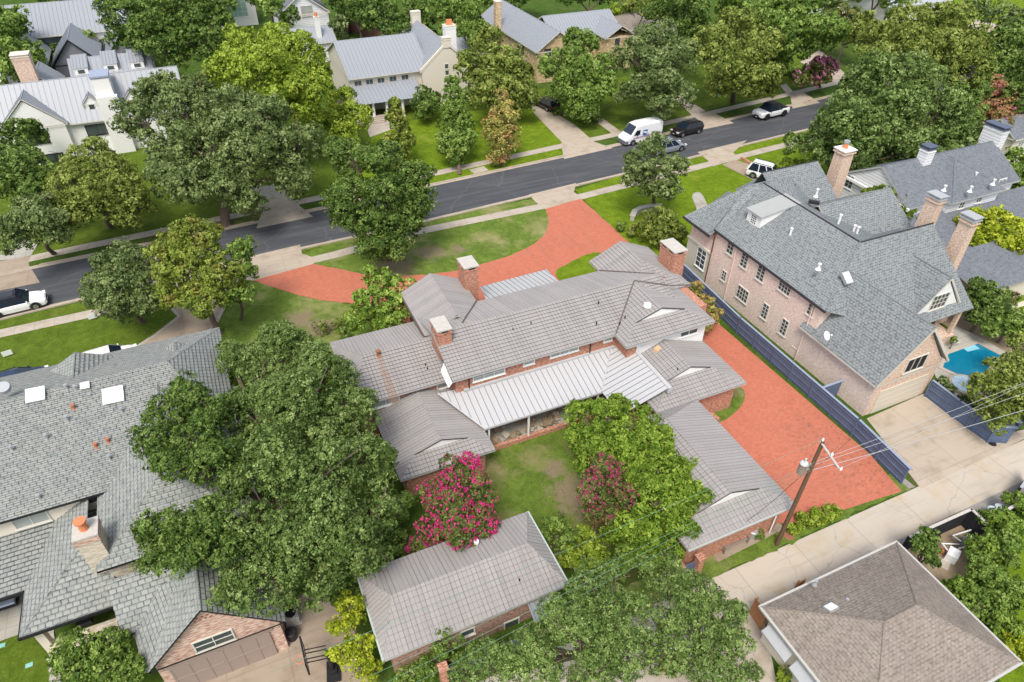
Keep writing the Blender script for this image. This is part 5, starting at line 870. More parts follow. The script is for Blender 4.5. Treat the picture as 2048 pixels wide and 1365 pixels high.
def tree(name, label, cat, lobes, trunk=None, mat=None, leafk=1.0, group=None, sq=.85, npuff=15, pr=.37, cov=1.0, blossom=None, bfrac=.5, stretch=1.0, bare=0, seed=None, tr=None, bk=1.0):
    rs = np.random.RandomState(seed if seed is not None else (abs(hash(label[:9]))*0+sum(ord(c)*(i+1) for i, c in enumerate(label))) % 99991)
    mat = mat or L_oak; Ls = []
    for px, py, rp, z in lobes:
        c = np.array(P(px, py, z)); r = rp*np.linalg.norm(c-CAM)/F*.97; Ls.append((c, min(r, z/sq*1.05 if z > 1 else r)))
    cen = np.mean([c for c, r in Ls], axis=0); base = P(*trunk) if trunk else Vector((cen[0], cen[1], 0))
    t = thing(name, label, cat, base, group)
    C_, N_, T_, S_ = [], [], [], []; limbs = []; BC = []
    dist = np.linalg.norm(cen-CAM); s = dist*.0016*leafk
    for c, r in Ls:
        n = npuff; d = unit(rs.normal(size=(n, 3))); d[:, 2] = d[:, 2]*.9+.12; d = unit(d); rad = r*rs.uniform(.42, .74, n); pc = c+d*rad[:, None]*np.array([1, 1, sq*stretch]); prr = r*pr*rs.uniform(.72, 1.2, n)
        pc[:, 2] = np.maximum(pc[:, 2], prr*.6)
        pc = np.vstack([pc, c[None]]); prr = np.append(prr, r*.5); limbs.append((c, pc[:6]))
        for p, q in zip(pc, prr):
            m = int(4*math.pi*q*q*cov/(1.25*s*s)*.80)+6; nc = max(8, m//16); ec = unit(rs.normal(size=(nc, 3))+np.array([0, 0, .18])); kc = q*rs.uniform(.66, 1.16, nc); tc = rs.normal(0, .17, nc)+rs.normal(0, .06)+.10*np.clip(ec[:, 2], -1, 1); ci = rs.randint(0, nc, m)  # upward-facing clusters get a lighter tint, painting light from above into leaf colour
            e = unit(ec[ci]+rs.normal(0, 1, (m, 3))*(.9/math.sqrt(nc))); k = kc[ci]+q*rs.normal(0, .07, m); pos = p+e*k[:, None]*np.array([1, 1, .85])
            rel = (pos-c)/r/np.array([1, 1, sq*stretch]); dd = np.linalg.norm(rel, axis=1); keep = (dd > .52) | (rs.rand(m) < .30); keep &= pos[:, 2] > .12; keep &= ~((e[:, 2] < -.45) & (rs.rand(m) < .5))
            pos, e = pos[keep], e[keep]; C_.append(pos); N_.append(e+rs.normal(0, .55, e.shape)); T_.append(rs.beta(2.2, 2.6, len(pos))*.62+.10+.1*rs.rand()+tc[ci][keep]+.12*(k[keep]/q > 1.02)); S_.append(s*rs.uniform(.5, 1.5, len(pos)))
            if blossom and rs.rand() < 1.0:
                nb = max(1, int(bfrac*rs.choice([.15, .6, 1.0, 1.5])*q*q/(.16*bk)**2*.9)); f_ = unit(rs.normal(size=(nb, 3))+np.array([-.1, -.25, .75])); bp = p+f_*q*rs.uniform(.95, 1.15, (nb, 1)); bd = np.linalg.norm((bp-c)/r, axis=1); BC.append(bp[(bd > .66) & (rs.rand(nb) < .45+.55*(np.sin(bp[:, 0]*3.1)+np.sin(bp[:, 1]*2.7+1)+np.sin(bp[:, 2]*3.7) > -.3))])
    C_ = np.vstack(C_); N_ = unit(np.vstack(N_)); T_ = np.concatenate(T_); S_ = np.concatenate(S_)
    h = np.cross(N_, unit(rs.normal(size=N_.shape))); A = unit(h); B = np.cross(N_, A); quads('crown', C_, A*S_[:, None], B*(S_*.62)[:, None], np.clip(T_, 0, 1), mat, t)
    if blossom and BC:
        b0 = np.vstack(BC); k = 16; pos = np.repeat(b0, k, axis=0); e = unit(rs.normal(size=pos.shape)); szc = np.repeat(rs.uniform(.6, 1.25, len(b0)), k)
        pos = pos+e*(rs.rand(len(pos), 1)*.14*bk*szc[:, None])*np.array([1, 1, 1.5]); N2 = unit(e+rs.normal(0, .3, e.shape)); A = unit(np.cross(N2, unit(rs.normal(size=N2.shape)))); B = np.cross(N2, A); ss = s*.62*rs.uniform(.7, 1.3, len(pos)); quads('blossoms', pos, A*ss[:, None], B*(ss*.8)[:, None], rs.rand(len(pos)), blossom, t)
    # trunk and limbs
    rr = tr or max(.05, .035*np.mean([r for c, r in Ls])*(len(Ls)**.5)+.04); b = MB(); top = Vector(cen); fork = Vector((base.x*.6+top.x*.4, base.y*.6+top.y*.4, max(.3, top.z*.45)))
    mid = base.lerp(fork, .5)+Vector((rs.normal(0, .08), rs.normal(0, .08), 0)); b.tube([base-Vector((0, 0, .05)), base+(mid-base)*.15, mid, fork], [rr*1.5, rr*1.1, rr, rr*.85], 8)
    for c, subs in limbs:
        c = Vector(c); m_ = fork.lerp(c, .5)+Vector((rs.normal(0, .15), rs.normal(0, .15), .1)); b.tube([fork-Vector((0, 0, .1)), m_, c], [rr*.7, rr*.5, rr*.3], 6)
        for q in subs: q = Vector(q); b.tube([m_.lerp(c, .6), c.lerp(q, .5)+Vector((0, 0, .1)), q], [rr*.3, rr*.2, rr*.08], 4)
    if bare:
        for i in range(bare):
            c, r = Ls[rs.randint(len(Ls))]; d = unit(rs.normal(size=3)+np.array([0, 0, .8])); p0 = Vector(c); p1 = Vector(c+d*r*1.08+rs.normal(0, .1, 3)*r); b.tube([p0, p0.lerp(p1, .5)+Vector(rs.normal(0, .08, 3)*r), p1], [rr*.18, rr*.12, rr*.05], 4)
    b.build('trunk', M_bark, t); return t
T = tree
# --- near oaks in the left centre
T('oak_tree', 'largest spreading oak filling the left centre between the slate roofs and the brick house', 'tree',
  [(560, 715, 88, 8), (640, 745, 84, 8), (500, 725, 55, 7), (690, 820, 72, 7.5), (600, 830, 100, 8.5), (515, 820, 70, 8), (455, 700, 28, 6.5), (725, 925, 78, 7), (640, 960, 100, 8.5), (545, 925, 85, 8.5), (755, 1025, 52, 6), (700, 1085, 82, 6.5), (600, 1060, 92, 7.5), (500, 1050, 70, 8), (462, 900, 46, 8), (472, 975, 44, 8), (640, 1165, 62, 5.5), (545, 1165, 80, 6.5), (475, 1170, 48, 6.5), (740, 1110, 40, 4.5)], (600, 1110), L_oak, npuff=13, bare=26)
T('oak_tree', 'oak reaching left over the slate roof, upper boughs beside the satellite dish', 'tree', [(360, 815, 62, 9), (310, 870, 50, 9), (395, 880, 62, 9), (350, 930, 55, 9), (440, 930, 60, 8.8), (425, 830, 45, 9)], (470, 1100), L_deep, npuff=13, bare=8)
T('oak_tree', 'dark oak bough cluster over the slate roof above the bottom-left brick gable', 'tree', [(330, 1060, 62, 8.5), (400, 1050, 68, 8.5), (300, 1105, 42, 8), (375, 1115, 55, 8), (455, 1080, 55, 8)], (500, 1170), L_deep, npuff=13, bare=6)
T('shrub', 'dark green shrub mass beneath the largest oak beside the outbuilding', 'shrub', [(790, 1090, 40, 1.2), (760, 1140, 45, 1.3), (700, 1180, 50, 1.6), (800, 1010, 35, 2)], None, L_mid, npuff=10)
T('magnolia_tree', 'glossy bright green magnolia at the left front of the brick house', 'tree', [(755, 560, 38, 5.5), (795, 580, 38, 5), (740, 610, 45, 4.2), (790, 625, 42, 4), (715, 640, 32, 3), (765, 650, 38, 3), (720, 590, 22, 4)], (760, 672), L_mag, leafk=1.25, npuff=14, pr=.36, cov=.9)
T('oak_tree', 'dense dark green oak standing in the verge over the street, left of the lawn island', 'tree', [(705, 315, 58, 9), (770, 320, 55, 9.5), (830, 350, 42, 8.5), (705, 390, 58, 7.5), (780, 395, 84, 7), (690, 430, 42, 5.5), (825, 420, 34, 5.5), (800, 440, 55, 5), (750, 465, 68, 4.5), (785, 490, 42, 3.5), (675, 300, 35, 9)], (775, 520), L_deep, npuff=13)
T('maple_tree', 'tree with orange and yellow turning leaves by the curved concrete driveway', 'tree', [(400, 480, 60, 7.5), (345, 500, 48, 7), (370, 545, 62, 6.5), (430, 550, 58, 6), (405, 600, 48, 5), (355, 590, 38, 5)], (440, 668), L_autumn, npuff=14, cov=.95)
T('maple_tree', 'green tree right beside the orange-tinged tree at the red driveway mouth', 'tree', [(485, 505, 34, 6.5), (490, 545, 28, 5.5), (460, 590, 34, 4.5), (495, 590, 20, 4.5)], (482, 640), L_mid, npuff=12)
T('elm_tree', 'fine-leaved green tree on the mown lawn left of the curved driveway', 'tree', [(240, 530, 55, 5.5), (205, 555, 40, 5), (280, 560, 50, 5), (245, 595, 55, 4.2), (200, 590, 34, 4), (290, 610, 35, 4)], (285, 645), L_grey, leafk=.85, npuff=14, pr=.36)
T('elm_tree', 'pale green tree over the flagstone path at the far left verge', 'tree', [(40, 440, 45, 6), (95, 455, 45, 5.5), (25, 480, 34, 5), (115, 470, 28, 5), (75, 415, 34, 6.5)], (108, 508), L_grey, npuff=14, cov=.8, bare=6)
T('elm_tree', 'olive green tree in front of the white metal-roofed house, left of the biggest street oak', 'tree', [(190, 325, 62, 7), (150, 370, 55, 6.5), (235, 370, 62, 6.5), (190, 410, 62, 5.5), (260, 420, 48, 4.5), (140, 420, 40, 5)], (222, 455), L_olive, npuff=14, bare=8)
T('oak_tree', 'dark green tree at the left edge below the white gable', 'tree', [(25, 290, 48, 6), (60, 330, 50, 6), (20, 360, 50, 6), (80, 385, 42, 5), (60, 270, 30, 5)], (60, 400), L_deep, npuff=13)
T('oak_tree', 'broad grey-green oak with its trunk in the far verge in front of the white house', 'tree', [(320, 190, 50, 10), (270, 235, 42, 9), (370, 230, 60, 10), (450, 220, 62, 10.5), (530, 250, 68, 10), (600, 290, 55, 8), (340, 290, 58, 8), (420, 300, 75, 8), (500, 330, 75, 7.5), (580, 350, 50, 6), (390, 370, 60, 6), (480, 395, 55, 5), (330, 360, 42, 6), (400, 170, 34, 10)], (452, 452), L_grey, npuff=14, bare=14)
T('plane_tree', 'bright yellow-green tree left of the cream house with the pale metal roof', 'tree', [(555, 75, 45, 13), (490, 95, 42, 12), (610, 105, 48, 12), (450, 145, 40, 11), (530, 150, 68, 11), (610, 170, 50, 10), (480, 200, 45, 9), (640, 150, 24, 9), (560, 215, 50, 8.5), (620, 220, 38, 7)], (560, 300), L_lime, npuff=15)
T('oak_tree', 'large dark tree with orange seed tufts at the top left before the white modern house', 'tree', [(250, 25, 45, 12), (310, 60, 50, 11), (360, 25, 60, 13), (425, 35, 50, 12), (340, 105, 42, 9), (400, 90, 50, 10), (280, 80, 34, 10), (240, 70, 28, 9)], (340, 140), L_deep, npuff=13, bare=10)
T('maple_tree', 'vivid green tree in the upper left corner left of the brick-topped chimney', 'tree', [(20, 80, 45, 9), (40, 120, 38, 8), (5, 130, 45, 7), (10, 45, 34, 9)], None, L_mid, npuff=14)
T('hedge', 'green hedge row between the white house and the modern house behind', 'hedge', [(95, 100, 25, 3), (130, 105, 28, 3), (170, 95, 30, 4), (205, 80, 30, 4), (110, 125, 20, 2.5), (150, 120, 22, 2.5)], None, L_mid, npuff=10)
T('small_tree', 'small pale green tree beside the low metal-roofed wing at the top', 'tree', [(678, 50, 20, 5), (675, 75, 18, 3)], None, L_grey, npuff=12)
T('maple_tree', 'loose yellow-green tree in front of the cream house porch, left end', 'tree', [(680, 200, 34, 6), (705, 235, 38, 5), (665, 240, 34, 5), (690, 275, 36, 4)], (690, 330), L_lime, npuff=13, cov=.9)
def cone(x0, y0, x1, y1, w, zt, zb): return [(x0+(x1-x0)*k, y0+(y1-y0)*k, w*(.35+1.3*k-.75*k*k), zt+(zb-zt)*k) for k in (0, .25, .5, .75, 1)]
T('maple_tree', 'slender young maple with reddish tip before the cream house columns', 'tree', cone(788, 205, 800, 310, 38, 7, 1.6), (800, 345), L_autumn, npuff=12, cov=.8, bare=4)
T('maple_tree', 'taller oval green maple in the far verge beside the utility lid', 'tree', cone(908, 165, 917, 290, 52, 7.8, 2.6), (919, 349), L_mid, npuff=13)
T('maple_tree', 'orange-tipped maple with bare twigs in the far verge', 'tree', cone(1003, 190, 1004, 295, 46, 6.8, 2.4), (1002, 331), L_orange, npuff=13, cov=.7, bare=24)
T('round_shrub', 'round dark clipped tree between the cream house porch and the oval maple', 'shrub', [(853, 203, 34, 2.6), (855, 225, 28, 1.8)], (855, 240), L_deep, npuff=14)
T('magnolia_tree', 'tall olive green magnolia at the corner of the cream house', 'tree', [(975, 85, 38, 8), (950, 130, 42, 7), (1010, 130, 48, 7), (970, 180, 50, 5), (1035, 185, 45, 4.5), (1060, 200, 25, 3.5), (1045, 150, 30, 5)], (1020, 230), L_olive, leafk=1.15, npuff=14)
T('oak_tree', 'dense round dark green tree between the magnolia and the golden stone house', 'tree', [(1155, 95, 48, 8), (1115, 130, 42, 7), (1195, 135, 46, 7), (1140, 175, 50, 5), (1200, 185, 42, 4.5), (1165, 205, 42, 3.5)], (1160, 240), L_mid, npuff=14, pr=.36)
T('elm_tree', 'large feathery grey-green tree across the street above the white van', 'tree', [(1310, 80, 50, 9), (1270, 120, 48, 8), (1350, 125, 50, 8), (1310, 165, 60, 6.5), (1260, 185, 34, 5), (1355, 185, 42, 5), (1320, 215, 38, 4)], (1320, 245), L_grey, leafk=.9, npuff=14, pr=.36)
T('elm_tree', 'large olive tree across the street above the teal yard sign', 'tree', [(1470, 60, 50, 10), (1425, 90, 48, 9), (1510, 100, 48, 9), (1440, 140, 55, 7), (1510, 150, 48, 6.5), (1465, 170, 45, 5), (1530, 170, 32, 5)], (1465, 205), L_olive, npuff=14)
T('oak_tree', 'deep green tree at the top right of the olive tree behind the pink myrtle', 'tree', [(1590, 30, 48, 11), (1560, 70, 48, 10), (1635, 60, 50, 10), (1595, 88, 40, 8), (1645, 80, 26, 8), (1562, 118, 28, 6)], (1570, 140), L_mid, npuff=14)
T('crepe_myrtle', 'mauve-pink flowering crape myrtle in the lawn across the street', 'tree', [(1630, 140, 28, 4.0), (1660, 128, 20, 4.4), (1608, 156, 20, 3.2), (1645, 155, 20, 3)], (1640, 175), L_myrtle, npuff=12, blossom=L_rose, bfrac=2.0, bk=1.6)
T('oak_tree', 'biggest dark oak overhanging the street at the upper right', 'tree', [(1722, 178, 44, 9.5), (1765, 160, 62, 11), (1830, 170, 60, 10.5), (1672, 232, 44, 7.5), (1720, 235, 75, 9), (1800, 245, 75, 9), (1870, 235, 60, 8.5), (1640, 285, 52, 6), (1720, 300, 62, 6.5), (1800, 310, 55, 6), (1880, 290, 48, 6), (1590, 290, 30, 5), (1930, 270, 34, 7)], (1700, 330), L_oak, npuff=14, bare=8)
T('elm_tree', 'yellowish olive tree behind the biggest oak at the upper right', 'tree', [(1800, 60, 55, 12), (1870, 55, 58, 12), (1760, 90, 45, 11), (1850, 110, 62, 10), (1930, 100, 48, 10), (1720, 60, 40, 10), (1930, 150, 40, 8)], (1850, 170), L_olive, npuff=14)
T('oak_tree', 'mottled reddish-green small tree at the top edge behind the pink myrtle', 'tree', [(1700, 45, 32, 6), (1670, 30, 28, 7), (1725, 75, 26, 5)], None, L_myrtle, npuff=12)
T('crepe_myrtle', 'pinkish-orange crape myrtle behind the white chimney at the right', 'tree', [(1985, 195, 42, 5), (2010, 230, 38, 4.5), (1960, 225, 34, 4.5), (1995, 255, 30, 3.5)], None, leaf('coral_leaves', (.14, .12, .04), (.36, .24, .09), (.55, .33, .18), patch=(.60, .24, .16)), npuff=14, blossom=L_rose, bfrac=.04)
T('oak_tree', 'dark green tree at the upper right edge', 'tree', [(2010, 100, 45, 9), (2045, 140, 45, 8), (1995, 150, 34, 7), (2048, 80, 40, 9), (2040, 190, 34, 7)], None, L_deep, npuff=13)
T('oak_tree', 'thin-crowned grey tree at the top right corner over the pale road', 'tree', [(1940, 30, 30, 8), (1990, 20, 30, 9), (2030, 40, 25, 8)], None, L_grey, npuff=10, cov=.5, bare=14)
for i, (lo, m_, lab) in enumerate([([(770, 30, 40, 8), (800, 70, 38, 6), (830, 25, 42, 8), (850, 65, 30, 5)], L_deep, 'dark tree at the top behind the cream house ridge'), ([(880, 20, 42, 9), (930, 30, 45, 9), (950, 70, 38, 7), (900, 70, 30, 6)], L_mid, 'vivid round tree at the top between the cream and golden stone houses'), ([(1370, 20, 48, 11), (1330, 30, 40, 9), (1400, 55, 38, 9)], L_deep, 'dark tree at the top edge behind the feathery grey-green tree'), ([(1480, 10, 50, 11), (1530, 25, 40, 10)], L_mid, 'green tree cut by the top edge behind the olive tree'), ([(720, 15, 34, 6), (690, 20, 24, 5), (740, 45, 26, 5)], L_deep, 'dark tree behind the brown board fence at the top'), ([(1230, 25, 22, 4), (1215, 60, 20, 3)], L_lime, 'light green shrub tree by the golden stone house'), ([(545, 15, 28, 7), (580, 35, 22, 5)], L_mid, 'green tree behind the glass-fronted house at the top'), ([(1300, 15, 30, 7), (1260, 10, 22, 6)], L_olive, 'olive tree above the low brown-roofed cottage'), ([(1010, -15, 40, 6), (960, -5, 34, 6), (1050, -25, 40, 6)], L_mid, 'green tree at the very top behind the golden stone house ridge'), ([(1180, -20, 40, 6), (1140, -10, 30, 6), (1220, -15, 30, 6)], L_deep, 'dark tree at the very top above the right-hand metal roof'), ([(660, -10, 40, 7), (700, -20, 40, 7)], L_mid, 'tree at the very top beside the white cottage roof'), ([(440, -15, 40, 7), (400, -30, 40, 7)], L_olive, 'tree at the very top left of the glass-fronted house'), ([(1620, -10, 44, 8), (1680, -15, 44, 8)], L_oak, 'tree at the very top left of the shuttered white house'), ([(1780, -20, 40, 8), (1740, -35, 40, 8)], L_mid, 'tree at the very top between the two white houses'), ([(250, -25, 44, 7), (180, -30, 44, 7), (90, -35, 44, 7)], L_deep, 'tree row at the very top behind the white modern house'), ([(520, -5, 30, 6), (550, -20, 30, 6)], L_deep, 'dark tree at the very top between the glass-fronted house and the cottage')]):
    T('background_tree', lab, 'tree', lo, None, m_, npuff=12)
T('oak_tree', 'medium oak with open crown on the sunny lawn beside the garden path', 'tree', [(1310, 305, 40, 6.5), (1275, 330, 36, 6), (1350, 335, 36, 6), (1300, 360, 46, 5), (1345, 370, 30, 4.5), (1265, 355, 24, 5), (1325, 390, 24, 4)], (1308, 413), L_grey, npuff=13, pr=.36, cov=.9, bare=8)
T('round_shrub', 'large round clipped bush in front of the blush brick house', 'shrub', [(1318, 450, 46, 2.2), (1290, 460, 30, 1.6), (1350, 462, 32, 1.8), (1325, 478, 30, 1.2)], None, L_olive, leafk=.8, npuff=18, pr=.3)
T('small_bush', 'little dark bush beside the end of the curved stone bench', 'bush', [(1243, 452, 13, .7)], None, L_deep, npuff=8); T('small_bush', 'little olive bush between the small dark bush and the round clipped bush', 'bush', [(1263, 462, 16, .8)], None, L_olive, npuff=8)
T('shrub', 'yellow, green and orange leaved shrub tree leaning over the navy fence', 'shrub', [(1385, 575, 24, 3), (1400, 605, 30, 2.6), (1425, 630, 22, 2.2), (1410, 655, 22, 1.4)], None, L_orange, leafk=.9, npuff=12, cov=.8)
T('lime_tree', 'bright lime-green tree in the back garden against the attached garage roof', 'tree', [(1160, 835, 38, 3.5), (1215, 830, 48, 4.5), (1270, 850, 48, 5), (1195, 880, 55, 4), (1255, 905, 60, 4.5), (1310, 890, 50, 5), (1330, 950, 58, 4.5), (1375, 985, 42, 4), (1310, 1010, 62, 4), (1360, 1050, 48, 3), (1290, 1075, 50, 2.5), (1150, 880, 32, 2.5), (1240, 808, 30, 4.5), (1185, 812, 26, 4), (1225, 925, 60, 3.5), (1290, 955, 66, 4), (1345, 1010, 55, 3), (1255, 1050, 62, 2.5), (1325, 1095, 52, 1.8), (1190, 925, 45, 3), (1300, 870, 50, 4.6), (1385, 940, 26, 3.5)], (1270, 1010), leaf('mixed_lime_leaves', (.05, .10, .010), (.18, .30, .025), (.44, .56, .09), trans=.3), npuff=13, cov=1.15)  # lime leaf colour mixed with darker green
T('crepe_myrtle', 'smaller magenta crape myrtle in front of the lime-green tree', 'tree', [(1215, 935, 42, 4.6), (1190, 980, 42, 4.2), (1232, 985, 42, 4.4), (1200, 1025, 38, 3.2)], None, L_myrtle, npuff=13, blossom=L_pink2, bfrac=1.2, bk=.72)
T('crepe_myrtle', 'large magenta flowering crape myrtle above the brown brick outbuilding', 'tree', [(915, 960, 55, 4.6), (870, 985, 42, 4), (960, 985, 42, 4), (900, 1025, 60, 3.6), (960, 1040, 45, 3.6), (860, 1050, 42, 3), (920, 1070, 38, 3.8), (835, 1095, 26, 1.8)], (900, 1080), L_myrtle, npuff=13, blossom=L_pink, bfrac=2.3, bk=.72)
for lab, lo, m_ in [('fresh green shrub at the corner of the outbuilding roof facing the back lawn', [(1110, 1050, 34, 1.6), (1130, 1080, 34, 1.4), (1085, 1075, 20, 1.4)], L_mid), ('mixed green shrubbery between the outbuilding and the magenta myrtle', [(1175, 1090, 34, 1.4), (1140, 1120, 30, 1.2), (1200, 1125, 34, 1.3)], L_lime), ('darker shrubs under the lime-green tree beside the pillar', [(1255, 1110, 38, 1.4), (1300, 1125, 30, 1.2), (1230, 1140, 30, 1.2)], L_mid), ('long-leaved plant between the magenta myrtle and the feathery trees', [(1225, 1075, 22, 1.2), (1170, 1060, 18, 1)], L_lime)]: T('shrub', lab, 'shrub', lo, None, m_, npuff=11)
T('elm_tree', 'feathery olive tree at the bottom centre overhanging the outbuilding corner', 'tree', [(1190, 1170, 60, 6), (1130, 1230, 62, 6), (1230, 1230, 70, 6), (1160, 1290, 68, 6), (1050, 1290, 60, 5.5), (1080, 1345, 60, 5), (980, 1330, 58, 5), (1260, 1300, 62, 5.5), (1190, 1350, 60, 5), (925, 1355, 35, 4)], (1180, 1330), L_feather, leafk=.9, npuff=13, pr=.37, cov=.85, bare=40)
T('elm_tree', 'feathery olive tree at the bottom beside the awnings of the brown-roofed house', 'tree', [(1330, 1150, 52, 5.5), (1400, 1190, 50, 5.5), (1340, 1220, 58, 5.5), (1450, 1230, 48, 5), (1390, 1270, 60, 5), (1470, 1290, 42, 4.5), (1330, 1310, 55, 5), (1420, 1340, 60, 4.5), (1490, 1350, 30, 4)], (1400, 1320), L_feather, leafk=.9, npuff=13, pr=.37, cov=.85, bare=34)
T('small_tree', 'bushy green tree at the bottom left corner beside the stepping stones', 'tree', [(160, 1300, 42, 3.2), (215, 1290, 38, 3.4), (140, 1345, 45, 3), (200, 1345, 50, 3), (260, 1345, 34, 3), (250, 1295, 26, 3)], None, L_mid, npuff=13, cov=.85)
T('small_tree', 'yellow-green loose tree between the garage court and the outbuilding', 'tree', [(700, 1215, 34, 3), (690, 1260, 38, 3), (725, 1290, 30, 2.5), (715, 1330, 34, 2.5), (680, 1300, 26, 2.5), (745, 1345, 24, 1.5)], None, L_yel, npuff=12, cov=.75)
T('vine', 'lime climbing vine on the rear wall of the brown brick outbuilding', 'climber', [(885, 1270, 20, 2.6), (885, 1300, 22, 1.8), (920, 1285, 15, 2), (860, 1330, 30, .8), (820, 1350, 30, .8), (920, 1320, 26, .8)], None, L_mid, npuff=10, cov=.8)
T('hedge', 'low bright green hedge by the utility pole at the end of the red court', 'hedge', [(1608, 1042, 20, .5), (1632, 1034, 21, .5), (1655, 1026, 20, .5), (1590, 1055, 18, .5), (1672, 1022, 12, .4)], None, L_lime, npuff=12, leafk=.8)
T('small_bush', 'small green bush beside the galvanised dustbin', 'bush', [(1520, 1066, 15, .5)], None, L_mid, npuff=9)
T('small_bush', 'dry bare-stemmed bush by the patchy lawn left of the magnolia', 'bush', [(640, 655, 24, .6), (675, 650, 20, .6)], None, L_olive, npuff=8, cov=.35, bare=20)
T('small_bush', 'green clump of plants at the foot of the magnolia', 'bush', [(690, 668, 16, .6)], None, L_mid, npuff=8)
T('oak_tree', 'dark leafy tree between the tall brick chimney and the swimming pool', 'tree', [(1965, 585, 32, 3.6), (1990, 600, 34, 3.2), (1955, 620, 28, 2.4), (1975, 640, 26, 2)], None, L_deep, npuff=13)
T('small_tree', 'fresh green tree row left of the yellow-green tree above the pool', 'tree', [(2010, 645, 26, 2.2), (2040, 655, 28, 2.2), (1985, 655, 20, 1.8), (2035, 635, 20, 2)], None, L_mid, npuff=12)
T('pear_tree', 'dense yellow-green tree over the wheeled bins at the right edge', 'tree', [(2000, 745, 38, 4), (2045, 735, 40, 4.5), (1970, 785, 36, 3.5), (2020, 790, 45, 3.6), (1995, 825, 36, 2.8), (2045, 820, 38, 3), (2040, 690, 28, 4)], None, L_olive, npuff=14, pr=.34)
T('acacia_tree', 'brilliant yellow-green tree between the two tall brick chimneys at the right', 'tree', [(1950, 440, 30, 4), (1990, 450, 36, 4.2), (2030, 470, 34, 4), (1975, 480, 34, 3.2), (2020, 500, 26, 3), (1925, 450, 18, 3.5)], None, L_yel, npuff=14)
T('cypress_hedge', 'bright green cypress row between the blush brick and white clapboard houses', 'hedge', [(1735, 388, 14, 5.5), (1755, 385, 16, 5.5), (1785, 392, 18, 5.2), (1800, 412, 20, 4.6), (1815, 432, 20, 4), (1790, 425, 18, 4.5)], None, L_cyp, npuff=12, stretch=1.3)
T('oak_tree', 'leafy dark green tree at the right behind the ridge of the white clapboard house', 'tree', [(1905, 225, 34, 6), (1940, 245, 32, 5), (1890, 262, 30, 4), (1960, 200, 30, 6), (1925, 195, 30, 7)], None, L_deep, npuff=13)
T('small_tree', 'bright green tree at the right edge below the beige house', 'tree', [(2035, 320, 28, 4), (2045, 355, 34, 3.5), (2030, 385, 24, 2.5)], None, L_mid, npuff=13)
T('small_bush', 'low planting between the navy pool fence and the spa', 'bush', [(1885, 765, 15, .8), (1900, 780, 13, .7), (1930, 800, 14, .6), (1945, 805, 12, .6)], None, L_grey, npuff=9); T('small_bush', 'bushy green plant in the stone pot on the pool terrace', 'bush', [(1908, 683, 9, .8)], None, L_mid, npuff=8)
T('small_bush', 'flowering border shrubs beside the farther sun lounger', 'bush', [(2010, 590, 16, .8), (2025, 600, 14, .7), (2008, 612, 10, .5)], None, L_myrtle, npuff=9, blossom=L_rose, bfrac=.05)
T('shrub', 'clipped yellow-green shrub behind the white estate car', 'shrub', [(1570, 338, 22, 1.8), (1595, 330, 18, 1.8)], None, L_lime, npuff=12)
T('magnolia_tree', 'dark glossy small magnolia at the corner of the brown hip roof behind the black fence', 'tree', [(1852, 1078, 25, 3), (1862, 1100, 24, 2.4), (1845, 1100, 20, 2.6), (1866, 1125, 15, 1.8)], None, L_deep, leafk=1.2, npuff=14)
HB = [(2038, 1012, 28, 1.4, 'first'), (2008, 1045, 34, 1.6, 0), (1962, 1095, 27, 1.6, 0), (2008, 1098, 36, 1.6, 0), (1972, 1148, 40, 1.6, 0), (1918, 1185, 28, 1.3, 0), (2010, 1188, 40, 1.5, 0), (1963, 1213, 38, 1.5, 0), (2000, 1250, 32, 1.3, 0), (2030, 1290, 34, 1.2, 0)]
HL = ['laurel bush at the right edge just below the gravel strip', 'laurel bush right of the pool equipment near the alley', 'laurel bush partly hiding the pool pump pipes', 'laurel bush beside the vivid strip of lawn, upper one', 'large laurel bush just below the pool equipment', 'laurel bush touching the edge of the brown hip roof', 'laurel bush beside the vivid strip of lawn, middle one', 'laurel bush midway down the brown hip roof edge', 'laurel bush beside the vivid strip of lawn, lower one', 'yellow-tinted laurel bush in the lower right corner by the roof']
for (x, y, r, z, _), l in zip(HB, HL): T('laurel_bush', l, 'bush', [(x, y, r, z), (x-r*.3, y+r*.45, r*.6, z*.6)], None, L_yel if 'yellow' in l else L_cyp if r < 36 else L_mid, npuff=14, group='laurel bushes along the side lawn')
T('small_bush', 'small yellow-green bush between the two grey awnings', 'bush', [(1572, 1345, 16, .8), (1565, 1360, 14, .6)], None, L_lime, npuff=9)
T('hedge', 'low dark foundation planting below the golden stone wall', 'hedge', [(1110, 222, 14, .6), (1160, 232, 16, .6), (1195, 238, 14, .5)], None, L_deep, npuff=8)
T('hedge', 'clipped green planting around the tree bed behind the pink myrtle', 'hedge', [(1575, 140, 16, .8), (1600, 150, 18, .8)], None, L_mid, npuff=9)
T('shrub', 'leafy shrub at the left wall of the slate-roofed house entrance', 'shrub', [(440, 765, 16, 1.2), (470, 745, 20, 1.4)], None, L_mid, npuff=9)

